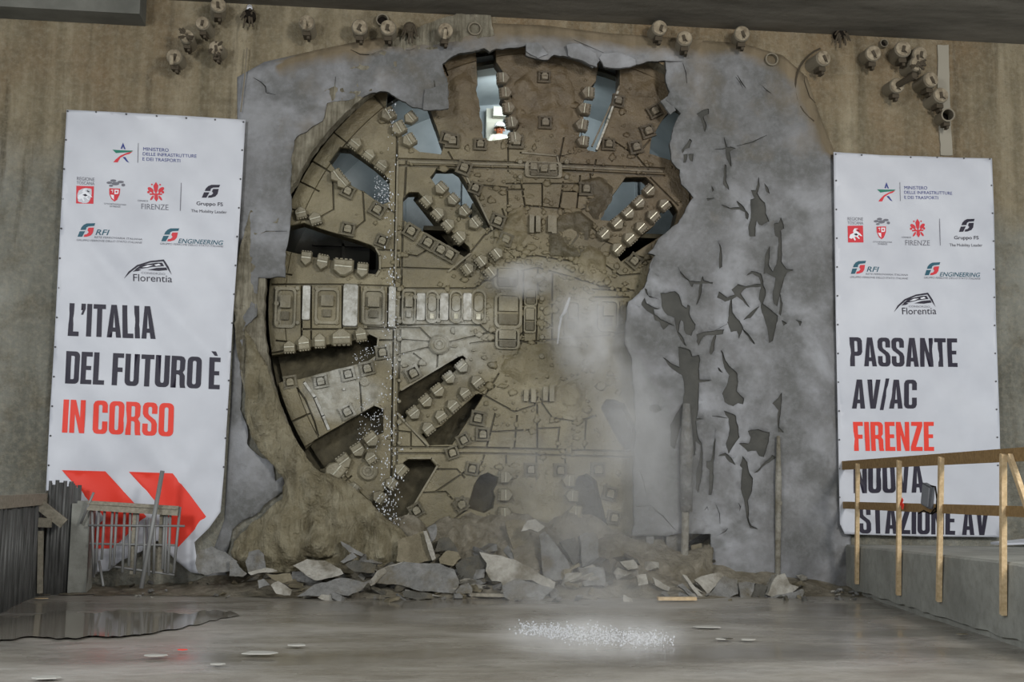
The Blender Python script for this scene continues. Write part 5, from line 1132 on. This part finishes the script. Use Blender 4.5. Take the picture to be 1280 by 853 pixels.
def emblems(s, A, sl):
    """the row of logos; A maps the left banner's pixels to this banner, sl is the fall of the lines per pixel"""
    KB = lambda *p: [A(50 + x / 3.708, 130 + y / 3.708) for x, y in p]
    def q(x0, y0, x1, y1, k=None):
        dy = (x1 - x0) / 3.708 * (sl if k is None else k) * 3.708
        return KB((x0, y0), (x1, y0 + dy), (x1, y1 + dy), (x0, y1))
    s.polys('emblem', [KB((385, 180), (374, 207), (381, 209), (385, 196), (390, 210), (397, 210)), KB((383, 247), (395, 246), (413, 273), (402, 268))], BLUE)
    s.polys('emblem', [KB((336, 212), (380, 215), (432, 217), (420, 224), (375, 226), (352, 228))], GREEN)
    s.polys('emblem', [KB((430, 221), (400, 228), (372, 240), (350, 258), (340, 270), (360, 271), (372, 250), (395, 237), (415, 232))], RED2)
    s.polys('divider', [KB((455, 182), (457.5, 182), (455, 273), (452, 273)), KB((653, 366), (656, 366), (652, 496), (649, 496))], GREY)
    s.small('MINISTERO', q(479, 201, 596, 217), BLUE); s.small('DELLE INFRASTRUTTURE', q(477, 224, 726, 239), BLUE); s.small('E DEI TRASPORTI', q(476, 248, 650, 263), BLUE)
    s.small('REGIONE', q(174, 340, 254, 356), GREY); s.small('TOSCANA', q(172, 360, 254, 375), GREY)
    s.poly('emblem', KB((171, 382), (252, 384), (250, 466), (169, 463)), RED2)
    s.polys('emblem', [KB((182, 425), (196, 420), (206, 408), (222, 412), (236, 424), (246, 436), (236, 434), (228, 428), (222, 436), (232, 446), (226, 448), (212, 436), (204, 438), (210, 452), (204, 456), (196, 442), (186, 446), (176, 440)), KB((196, 412), (206, 396), (226, 398), (212, 404), (218, 410))], WHITE, .009)
    s.polys('emblem', [KB((200, 424), (214, 420), (224, 428), (212, 432)), KB((220, 402), (234, 410), (224, 412))], INK, .011)
    curls = [[(cx + rx * math.cos(a), cy + ry * math.sin(a)) for a in np.linspace(0, 6.28, 13)[:-1]] for cx, cy, rx, ry in ((322, 366, 13, 6), (340, 356, 14, 6), (350, 370, 18, 8), (374, 362, 15, 6), (386, 376, 9, 7), (330, 380, 10, 5))]
    s.polys('emblem', [KB(*k) for k in curls], GREY)
    s.poly('emblem', KB((322, 392), (372, 393), (370, 420), (358, 446), (346, 454), (332, 442), (322, 418)), RED2)
    s.polys('emblem', [KB((346, 398), (366, 399), (364, 418), (346, 420)), KB((328, 422), (344, 424), (344, 446), (334, 436)), KB((329, 400), (340, 398), (338, 414))], WHITE, .009)
    s.polys('emblem', [KB((330, 404), (337, 402), (336, 410)), KB((351, 404), (360, 404), (359, 414), (351, 412))], RED2, .011)
    s.small("CITTÀ METROPOLITANA", q(299, 459, 400, 468), GREY); s.small('DI FIRENZE', q(326, 472, 374, 480), GREY)
    el = lambda cx, cy, rx, ry, t_=0: [(cx + rx * math.cos(a) * math.cos(t_) - ry * math.sin(a) * math.sin(t_), cy + rx * math.cos(a) * math.sin(t_) + ry * math.sin(a) * math.cos(t_)) for a in np.linspace(0, 6.28, 15)[:-1]]
    s.polys('emblem', [KB((538, 362), (549, 380), (545, 405), (538, 418), (530, 405), (526, 380)), KB(*el(513, 398, 9, 16, -.9)), KB(*el(562, 398, 9, 16, .9)), KB(*el(503, 409, 6, 6)), KB(*el(570, 410, 6, 6)), KB(*el(519, 374, 4, 4)), KB(*el(557, 375, 4, 4)),
                     KB((508, 415), (566, 416), (566, 423), (508, 422)), KB((531, 420), (546, 420), (548, 440), (540, 453), (530, 440)), KB(*el(519, 436, 5, 13, .6)), KB(*el(558, 437, 5, 13, -.6)), KB((520, 400), (531, 420), (525, 420), (515, 408)), KB((556, 400), (546, 420), (552, 420), (562, 408))], RED2)
    s.small('COMUNE DI', q(452, 444, 500, 452), GREY); s.small('FIRENZE', q(470, 462, 596, 487), GREY)
    def fs(x0, y0, x1, y1, m1, m2):
        f = lambda *p: KB(*[(x0 + u * (x1 - x0), y1 - v_ * (y1 - y0)) for u, v_ in p])
        s.polys('emblem', [f((.16, .52), (.22, .72), (.35, .9), (.52, 1), (1, 1), (.94, .8), (.62, .78), (.5, .7), (.46, .52)), f((0, 0), (.12, .42), (.42, .42), (.3, .12), (.25, 0))], m1)
        s.polys('emblem', [f((.62, .68), (.92, .68), (.86, .3), (.74, .1), (.5, 0), (.33, 0), (.38, .17), (.52, .2), (.62, .34), (.55, .5))], m2)
    fs(750, 375, 835, 435, INK, INK); s.small('Gruppo FS', q(725, 452, 848, 474), INK, .012); s.small('The Mobility Leader', q(700, 488, 866, 506), INK)
    fs(174, 555, 258, 616, TEAL, RED2); s.small('RFI', q(258, 583, 325, 608), TEAL, .008, .3); s.small('RETE FERROVIARIA ITALIANA', q(252, 614, 474, 623), GREY, 0, .2); s.small('GRUPPO FERROVIE DELLO STATO ITALIANE', q(170, 626, 474, 635), GREY, 0, .2)
    fs(562, 577, 646, 637, TEAL, RED2); s.small('ENGINEERING', q(640, 624, 850, 645), TEAL, .008, .3); s.small('GRUPPO FERROVIE DELLO STATO ITALIANE', q(557, 643, 850, 652), GREY, 0, .2)
    s.polys('emblem', [KB((388, 810), (410, 778), (450, 748), (510, 728), (574, 721), (596, 755), (610, 792), (596, 772), (570, 730), (510, 736), (455, 755), (418, 782)), KB((440, 768), (470, 748), (540, 736), (566, 736), (575, 752), (520, 756), (476, 764)), KB((500, 770), (540, 760), (585, 758), (590, 770), (550, 774)), KB((430, 778), (450, 764), (470, 770), (455, 776))], INK)
    s.polys('emblem', [KB((474, 758), (500, 748), (524, 748), (498, 757)), KB((530, 746), (552, 741), (560, 748), (538, 751))], WHITE, .009)
    s.small('CONSORZIO', q(470, 779, 580, 788), GREY); s.small('Florentia', q(432, 789, 612, 822, .03), INK)
DIM = '; prints are flat ink on the sheet'
LB = Banner('tall white banner reading L\'ITALIA DEL FUTURO È IN CORSO with red arrows', [(83, 137), (140, 140), (232, 145), (307, 150), (303, 220), (298, 300), (291, 400), (288, 460), (283, 540), (280, 590), (276, 640), (262, 660), (243, 678), (246, 700), (251, 718), (238, 716), (218, 700), (203, 682), (196, 676), (176, 690), (150, 702), (136, 714), (113, 716), (96, 700), (72, 660), (58, 615), (62, 520), (67, 440), (75, 290)], 2, 3.2)
emblems(LB, lambda x, y: (x, y), .045)
LB.big("L'ITALIA", [(87, 379), (192.5, 383), (194.5, 424), (84.5, 420)], INK); LB.big('DEL FUTURO È', [(83, 439), (276, 447.5), (274.5, 487), (81, 479.5)], INK); LB.big('IN CORSO', [(79.5, 499.5), (218, 504.5), (216.5, 546), (77.5, 541)], RED)
LB.poly('arrow', [(77.5, 588), (132, 589.5), (150, 609), (167, 628), (183, 646), (160, 668), (140, 686), (111, 686), (111, 668), (131, 648), (109, 624)], RED, (), 4.6); LB.poly('arrow', [(161, 590), (216, 592), (237, 618), (258, 646), (240, 666), (223, 684), (199, 677), (213, 650), (194, 627)], RED, (), 4.6)
LB.eyelets([(84.5, 139), (120, 140), (158, 143), (196, 145.5), (233, 148), (269, 150), (304.5, 153)] + [(83 - (y - 137) * .052 + 1.5, y) for y in range(175, 600, 37)] + [(305 - (y - 150) * .058, y) for y in range(188, 620, 36)])
RB = Banner('tall white banner reading PASSANTE AV/AC FIRENZE NUOVA STAZIONE AV behind the timber railing', [(1042, 190), (1076, 192), (1100, 194), (1150, 195.5), (1200, 197), (1240, 198), (1242, 260), (1245, 400), (1249, 520), (1251, 600), (1251, 672), (1150, 671), (1056, 668), (1050, 655), (1048, 560), (1045, 400)], 11, 1.6)
def AR(x, y): dx, dy = x - 153, y - 191; return (1107.7 + .8853 * dx + .0491 * dy, 240 - .0371 * dx + .9578 * dy)
emblems(RB, AR, .032 + .028)
RB.big('PASSANTE', [(1061.7, 421.7), (1196.3, 423.3), (1197, 459), (1063, 458)], INK); RB.big('AV/AC', [(1066.5, 474.5), (1146, 475), (1146, 511), (1065, 511)], INK); RB.big('FIRENZE', [(1066, 527.6), (1167, 527.6), (1167.7, 564), (1067.4, 564)], RED)
RB.big('NUOVA', [(1067, 580), (1154, 580), (1156, 616), (1067.5, 617)], INK); RB.big('STAZIONE AV', [(1073, 632), (1236, 634), (1235.4, 669.5), (1074, 667)], INK)
RB.eyelets([(1044.5, 193), (1077, 194), (1138, 197), (1171, 197), (1205, 198), (1237, 199)] + [(1044.5 + (y - 190) * .012, y) for y in range(226, 660, 36)] + [(1238.5 + (y - 198) * .022, y) for y in range(232, 600, 35)])

# ------------------------------------------------------------------ timber railing nailed to the bench
TR = empty('timber_railing', 'raw timber railing with two long rails nailed to the concrete bench', 'railing', (BP.x, BP.y, 0)); TI = Matrix.Translation(TR.location).inverted()
def bx(name, p, q, w, t_, m, root, inv):
    p, q = Vector(p), Vector(q); d_ = q - p; b = B(); b.box((0, 0, 0), (t_, w, d_.length)); o_ = b.build(name, m, root); o_.matrix_parent_inverse = inv
    zz = d_.normalized(); xx = (BN - zz * BN.dot(zz)).normalized(); yy = zz.cross(xx); o_.matrix_basis = Matrix.Translation((p + q) / 2) @ Matrix((xx, yy, zz)).transposed().to_4x4(); return o_
def on_face(px, py, off):                   # meet the upright plane of the bench face, pushed out by off
    d_ = ray(px, py); q = BP - BN * off; t_ = (q - CAM).dot(BN) / d_.dot(BN); return CAM + d_ * t_
for x0, y0, x1, y1 in ((1072, 580, 1071, 730), (1124, 576, 1123, 744), (1176.5, 572, 1173.5, 752), (1254, 568, 1254, 769)):
    p = on_face(x0, y0, .09); q = on_face(x1, y1, .04); bx('post', p, q, .075, .06, WOOD, TR, TI)
p = on_face(1049, 582.5, .035); q = on_face(1253, 574.5, .035); e_ = p + (q - p) * 1.9; e_.z = q.z; bx('rail', p, e_, .15, .045, WOOD2, TR, TI)
p = on_face(1050, 631.5, .035); q = on_face(1253, 639, .035); e_ = p + (q - p) * 1.9; bx('rail', p, e_, .12, .045, WOOD2, TR, TI)
bx('brace', on_face(1262, 570, .09), on_face(1284, 634, .09), .07, .05, WOOD, TR, TI)
t_ = empty('work_lamp', 'grey work lamp clipped to the middle rail of the timber railing', 'lamp', on_face(1160, 620, .1)); ti = Matrix.Translation(t_.location).inverted(); k = .0118
b = B(); b.box((0, 0, 0), (.06, .24, .3), Matrix.Rotation(.25, 3, 'X')); b.box((-.035, 0, 0), (.02, .2, .26), Matrix.Rotation(.25, 3, 'X'), 1); b.build('lamp_body', [flat('lamp_grey', c(86, 88, 92)), flat('lamp_glass', c(120, 122, 126), .25)], t_)
b = B(); b.tube([(0, -.1, .13), (.0, -.22, .12), (.0, -.26, -.05), (0, -.22, -.2), (0, -.1, -.24)], .012, 6); b.build('bracket', HOLE, t_)
b = B(); b.tube([(0, -.2, -.16), (-.02, -.1, -.24), (-.02, .1, -.2), (-.02, .25, -.24)], .01, 6); b.build('cable', HOLE, t_)
p = on_face(1127, 628, .12); b = B(); b.box((0, 0, 0), (.01, .12, .05), Matrix.Rotation(-.9, 3, 'X')); b.box((0, -.03, -.06), (.01, .05, .08), Matrix.Rotation(.5, 3, 'X')); o_ = b.build('ribbon', RED); o_.location = p; tag(o_, 'scrap of red ribbon tied to the second timber post', 'ribbon')
p = pj(1262, 668, -.4); b = B(); b.add([(-.3, .1, 0), (.5, .12, .02), (.55, -.2, .03), (-.25, -.22, 0), (-.3, .1, .04), (.5, .12, .12), (.55, -.2, .06), (-.25, -.22, .04)], [(0, 3, 2, 1), (4, 5, 6, 7), (0, 1, 5, 4), (1, 2, 6, 5), (2, 3, 7, 6), (3, 0, 4, 7)]); o_ = b.build('plastic_sheet', VINYL); o_.location = (p.x, p.y, zt0 + .03); tag(o_, 'folded white plastic scrap on the bench beside the right banner', 'sheet')

# ------------------------------------------------------------------ left: palisade of steel bars, timber cap, mesh gate
def palisade(label, A_, Bq, zA, zB, n_, r, back):
    t2 = empty('bar_palisade', label, 'palisade', ((A_ + Bq) / 2).to_tuple()[:2] + (0,), 'palisades of steel bars at the left'); iv = Matrix.Translation(t2.location).inverted()
    me = None; d_ = (Bq - A_)
    for i in range(n_):
        u = (i + .5) / n_; p = A_ + d_ * u; zt = zA + (zB - zA) * u + rg.uniform(-.04, .08); b = B(); ln = rg.uniform(-.03, .03)
        b.tube([(p.x, p.y, -.05), (p.x + ln, p.y, zt)], r * rg.uniform(.8, 1.25), 7); o2 = b.build('bar', BAR, t2, True); o2.matrix_parent_inverse = iv
    nn = Vector((-d_.y, d_.x, 0)).normalized(); nn = nn if nn.dot((A_ + Bq) / 2 - CAM) > 0 else -nn
    b = B(); b.box(((A_ + Bq) / 2 + nn * back + Vector((0, 0, (zA + zB) / 4 - .05))), (d_.length, .06, (zA + zB) / 2 - .1), Matrix.Rotation(math.atan2(d_.y, d_.x), 3, 'Z')); o2 = b.build('backing_panel', STD, t2); o2.matrix_parent_inverse = iv
    return t2
A1 = pf(-85, 800); B1 = pf(52, 741); B1.z = A1.z = 0
palisade('row of dark steel bars under a timber cap, nearest on the left', A1, B1, 1.34, 1.36, 46, .034, .1)
A2 = pj(54, 740, -.75); B2 = pj(94, 738, -.45); A2.z = B2.z = 0
palisade('short recessed row of steel bars with ragged tops beside the concrete post', A2, B2, 1.72, 1.66, 17, .03, .09)
d_ = (B1 - A1).normalized(); sd = Vector((-d_.y, d_.x, 0)); sd = sd if sd.y < 0 else -sd
p = A1 + sd * .02; q = B1 + sd * .02; p.z = 1.42; q.z = 1.46
stick('timber_beam', 'grey timber beam lying along the nearer row of bars', p, q, .16, .17, WOODG, 'beam', 0)
stick('plank', 'grey plank slanting down from the timber cap end', pj(47, 629, -1.05), pj(80, 655, -1.0), .1, .16, WOODG, 'plank', 0)
stick('plank', 'short pale timber offcut under the slanting plank', pj(45, 653, -1.1), pj(64, 654, -1.1), .12, .14, WOODG, 'plank', 0)
stick('timber_post', 'thin grey timber post at the end of the nearer row of bars', pj(51, 664, -1.05), pj(50, 742, -1.05), .07, .07, WOODG, 'post', 0)
cz = pj(102, 632, -.55); c0 = pj(91, 640, -.55); c1 = pj(114, 640, -.55); b = B(); b.box((0, 0, cz.z / 2), (c1.x - c0.x, .4, cz.z + .06)); b.box(((c1.x - c0.x) * .1, -.02, cz.z), ((c1.x - c0.x) * .7, .3, .14)); o_ = b.build('concrete_post', BENCH); o_.location = ((c0.x + c1.x) / 2, -.42, 0); tag(o_, 'stubby square concrete post between the bars and the mesh gate', 'post')
MG = empty('mesh_gate', 'loose rebar gate with a grey timber top rail in front of the left banner', 'gate', pj(168, 718, -.7)); mi_ = Matrix.Translation(MG.location).inverted()
def rod(name, p, q, r, m, root, inv): b = B(); b.tube([p, q], r, 7); o2 = b.build(name, m, root, True); o2.matrix_parent_inverse = inv; return o2
for (x0, y0), (x1, y1) in (((115, 632), (117, 722)), ((124, 634), (119, 718)), ((131, 636), (127, 700)), ((141, 634), (137, 712)), ((156, 636), (153, 716)), ((163, 640), (161, 708)), ((173, 636), (168, 718)), ((181, 650), (180, 712)), ((187, 648), (186, 720)), ((206, 640), (203, 712)), ((209, 640), (206, 716)), ((213, 640), (210, 717)), ((225, 634), (217, 717)), ((146, 640), (142, 708)), ((194, 640), (192, 718))):
    rod('upright', pj(x0, y0, -.68), pj(x1, y1, -.74), .022, REBAR, MG, mi_)
for (x0, y0), (x1, y1) in (((110, 657), (231, 658)), ((112, 680), (222, 682)), ((137, 708), (218, 719))): rod('crossbar', pj(x0, y0, -.71), pj(x1, y1, -.71), .018, REBAR, MG, mi_)
b = B(); p = pj(110, 632, -.72); q = pj(223, 639, -.72); dd = q - p; b.box((0, 0, 0), (dd.length, .1, .15)); b.box((0, -.02, .03), (dd.length * .99, .1, .02)); o_ = b.build('top_rail', WOODG, MG); o_.matrix_parent_inverse = mi_; o_.matrix_basis = Matrix.Translation((p + q) / 2) @ Matrix.Rotation(-math.atan2(dd.z, dd.x), 4, 'Y')
for (x, y0, y1) in ((168, 640, 718), (202, 640, 716)): b = B(); pp = pj(x, (y0 + y1) / 2, -.66); b.box((0, 0, 0), (.09, .05, (pj(x, y0, -.66).z - pj(x, y1, -.66).z))); o_ = b.build('stile', WOODG, MG); o_.matrix_parent_inverse = mi_; o_.matrix_basis = Matrix.Translation(pp)
b = B(); b.tube([pj(203, 589, -.85), pj(176.5, 736, -1.1)], .035, 8); tag(b.build('steel_tube', REBAR, None, True), 'long grey steel tube leaning upright against the mesh gate', 'tube')
b = B(); b.tube([pj(117, 616, -.8), pj(101, 655, -.7)], .02, 7); tag(b.build('steel_rod', REBAR, None, True), 'short steel rod leaning over the concrete post', 'rod')
b = B(); b.tube([pj(124, 702, -.85), pj(129, 733, -1.2)], .02, 7); tag(b.build('steel_rod', REBAR, None, True), 'short bent rod standing in the mud below the mesh gate', 'rod')

# ------------------------------------------------------------------ scraps on the wet floor
def scrap(px, py, w_, h_, m, label, cat='scrap', s_=0):
    p = pf(px, py); rg2 = random.Random(px); b = B(); n_ = 9; k = (pf(px + 1, py) - p).length
    poly = [(w_ * k / 2 * math.cos(2 * PI * i / n_) * rg2.uniform(.7, 1.1), w_ * k * .35 * math.sin(2 * PI * i / n_) * rg2.uniform(.7, 1.1)) for i in range(n_)]
    b.prism(poly, -.004, .004, .95, Matrix.Rotation(R(90), 4, 'X')); o_ = b.build('floor_scrap', m); o_.location = (p.x, p.y, .02); tag(o_, label, cat)
for a in ((325, 819, 50, 10, PAPER, 'largest whitish paper scrap on the wet floor'), (195, 822, 32, 6, PAPER, 'pale scrap on the floor left of a red strip'), (228, 815, 12, 5, RED, 'small red strip lying on the wet floor'), (272, 833, 18, 4, PAPER, 'small pale scrap below the red strip'),
          (885, 786, 36, 4, PAPER, 'long thin white scrap on the floor before the right pile'), (903, 801, 22, 4, PAPER, 'white scrap beneath the long thin one'), (935, 802, 20, 4, PAPER, 'pointed white scrap rightmost before the bench'), (908, 801, 18, 3, STD, 'dark flat chip among the white scraps'),
          (372, 809, 26, 4, PAPER, 'narrow pale scrap right of the largest paper scrap'), (60, 850, 40, 6, PAPER, 'white scrap at the bottom left corner of the floor'), (52, 750, 16, 4, WOOD, 'yellowish scrap of wood beside the steel bars'), (1204, 795, 16, 4, STK, 'ochre stone chip at the foot of the bench')): scrap(*a)

v2, f_ = fill2d(jag([(-40, 775), (60, 766), (150, 762), (250, 764), (300, 770), (245, 782), (160, 795), (60, 797), (-40, 802)], 4, 9, seed=775))
P = [pf(x, y) for x, y in v2]; c0 = sum(P, Vector()) / len(P)
V_ = [Vector((p.x - c0.x, p.y - c0.y, 0)) for p in P]
o_ = link('puddle', mesh('puddle', V_, [q if (V_[q[1]] - V_[q[0]]).cross(V_[q[2]] - V_[q[0]]).z > 0 else q[::-1] for q in f_], PUD)); o_.location = (c0.x, c0.y, .004)
tag(o_, 'shallow puddle mirroring the left banner before the steel bars', 'puddle')
# ------------------------------------------------------------------ falling water, splash and haze
oc = [(1, 0, 0), (-1, 0, 0), (0, 1, 0), (0, -1, 0), (0, 0, 1), (0, 0, -1)]; of_ = [(0, 2, 4), (2, 1, 4), (1, 3, 4), (3, 0, 4), (2, 0, 5), (1, 2, 5), (3, 1, 5), (0, 3, 5)]
def drops(name, label, places, m):
    b = B()
    for p, r, st_ in places: b.add([Vector(p) + Vector((x * r, y * r, z * r * st_)) for x, y, z in oc], of_)
    return tag(b.build(name, m, None, True), label, 'water', kind='stuff')
rg = random.Random(77); pl = []
for _ in range(330):
    u = rg.random(); y = 120 + 590 * u ** .75; x = 489 + rg.gauss(0, 3 + 6 * u); pl.append((pj(x, y, rg.uniform(-.25, .2)), rg.uniform(.006, .015), rg.uniform(1, 2.6)))
for _ in range(110): pl.append((pj(rg.uniform(468, 488), rg.gauss(240, 12), .3), rg.uniform(.006, .014), rg.uniform(.8, 1.6)))
for _ in range(110): pl.append((pj(rg.uniform(446, 482), rg.gauss(532, 20), .25), rg.uniform(.006, .014), rg.uniform(.8, 1.6)))
for _ in range(140): pl.append((pj(rg.gauss(484, 8), rg.gauss(655, 28), rg.uniform(-.3, .1)), rg.uniform(.007, .017), rg.uniform(.8, 1.8)))
for _ in range(60): pl.append((pj(rg.uniform(440, 472), rg.gauss(443, 8), .3), rg.uniform(.006, .013), 1))
drops('falling_water', 'bright water drops falling in a line down the left of the cutterhead', pl, WATER)
pl = []
for _ in range(2400):
    u = rg.random(); x = 655 + 175 * u + rg.gauss(0, 8); y = 789 + 15 * u + rg.gauss(0, 5.0) * (1.2 - abs(u - .5)); p = pf(x, y); pl.append(((p.x, p.y, abs(rg.gauss(0, .03)) + .004), .003 + .012 * rg.random() ** 2, rg.uniform(.6, 1.5)))
drops('water_splash', 'white splashing water where the jet strikes the wet floor', pl, FOAM)
b = B()
def jet(pts, r): b.tube([pj(x, y, yy) for x, y, yy in pts], r, 7)
jet([(700, 398, .2), (706, 390, .1), (712, 372, 0)], [.02, .035, .02]); jet([(697, 430, .15), (699, 410, .15), (702, 396, .15)], [.012, .02, .02])
tag(b.build('water_jet', FOAM, None, True), 'thin bright water jet spurting from the hub of the cutterhead', 'water', kind='stuff')
def mist(name, label, px, py, y, rx, ry, rz, dens, seed, sc=1.6, ang=0, lo=.42):
    bm = bmesh.new(); bmesh.ops.create_icosphere(bm, subdivisions=3, radius=1); me = bpy.data.meshes.new(name); bm.to_mesh(me); bm.free()
    m = bpy.data.materials.new(name); m.use_nodes = True; nt = m.node_tree; nt.nodes.remove(nt.nodes['Principled BSDF']); out = nt.nodes['Material Output']
    vs = nt.nodes.new('ShaderNodeVolumeScatter'); vs.inputs['Color'].default_value = (.98, .985, .99, 1); nt.links.new(vs.outputs[0], out.inputs['Volume'])
    tc = nt.nodes.new('ShaderNodeTexCoord'); ln = nt.nodes.new('ShaderNodeVectorMath'); ln.operation = 'LENGTH'; nt.links.new(tc.outputs['Object'], ln.inputs[0])
    mr = nt.nodes.new('ShaderNodeMapRange'); mr.interpolation_type = 'SMOOTHSTEP'; nt.links.new(ln.outputs['Value'], mr.inputs[0]); mr.inputs[1].default_value = .25; mr.inputs[2].default_value = 1; mr.inputs[3].default_value = 1; mr.inputs[4].default_value = 0
    ge = nt.nodes.new('ShaderNodeNewGeometry'); nz = nt.nodes.new('ShaderNodeTexNoise'); nz.noise_dimensions = '4D'; nz.inputs['W'].default_value = seed; nz.inputs['Scale'].default_value = sc; nz.inputs['Detail'].default_value = 6; nz.inputs['Roughness'].default_value = .6; nz.inputs['Distortion'].default_value = .5; nt.links.new(ge.outputs['Position'], nz.inputs['Vector'])
    m2 = nt.nodes.new('ShaderNodeMapRange'); nt.links.new(nz.outputs['Fac'], m2.inputs[0]); m2.inputs[1].default_value = lo - .06; m2.inputs[2].default_value = lo + .24
    mu = nt.nodes.new('ShaderNodeMath'); mu.operation = 'MULTIPLY'; nt.links.new(mr.outputs[0], mu.inputs[0]); nt.links.new(m2.outputs[0], mu.inputs[1])
    mv = nt.nodes.new('ShaderNodeMath'); mv.operation = 'MULTIPLY'; nt.links.new(mu.outputs[0], mv.inputs[0]); mv.inputs[1].default_value = dens; nt.links.new(mv.outputs[0], vs.inputs['Density'])
    me.materials.append(m); o_ = link(name, me, None, pj(px, py, y)); o_.scale = (rx, ry, rz); o_.rotation_euler = (0, R(ang), 0)
    return tag(o_, label, 'mist', kind='stuff')
mist('mist', 'bright puff of spray in front of the hub of the cutterhead', 735, 415, -.5, .9, .5, 1.2, 4.6, 1.0, 1.7, -18, .42)
mist('mist', 'low plume of spray curling left over the spoke', 660, 348, -.2, 1.0, .3, .42, 5.0, 4.0, 2.0, -8, .40)
mist('mist', 'trailing column of spray drifting down to the right', 790, 530, -.6, .9, .5, 1.9, 1.6, 7.0, 1.2, -14, .38)
mist('mist', 'thin haze over the lower right of the cutterhead', 740, 600, -.9, 2.6, .8, 2.3, .7, 9.0, .9, 0, .36)
mist('mist', 'dense white spray low over the splash on the wet floor', 745, 795, -9.0, 1.2, .8, .25, 1.5, 15.0, 2.5, 0, .4)
mist('mist', 'low haze over the floor where the jet lands', 730, 760, -3.2, 2.0, 1.6, .9, .35, 12.0, 1.2, 0, .38)
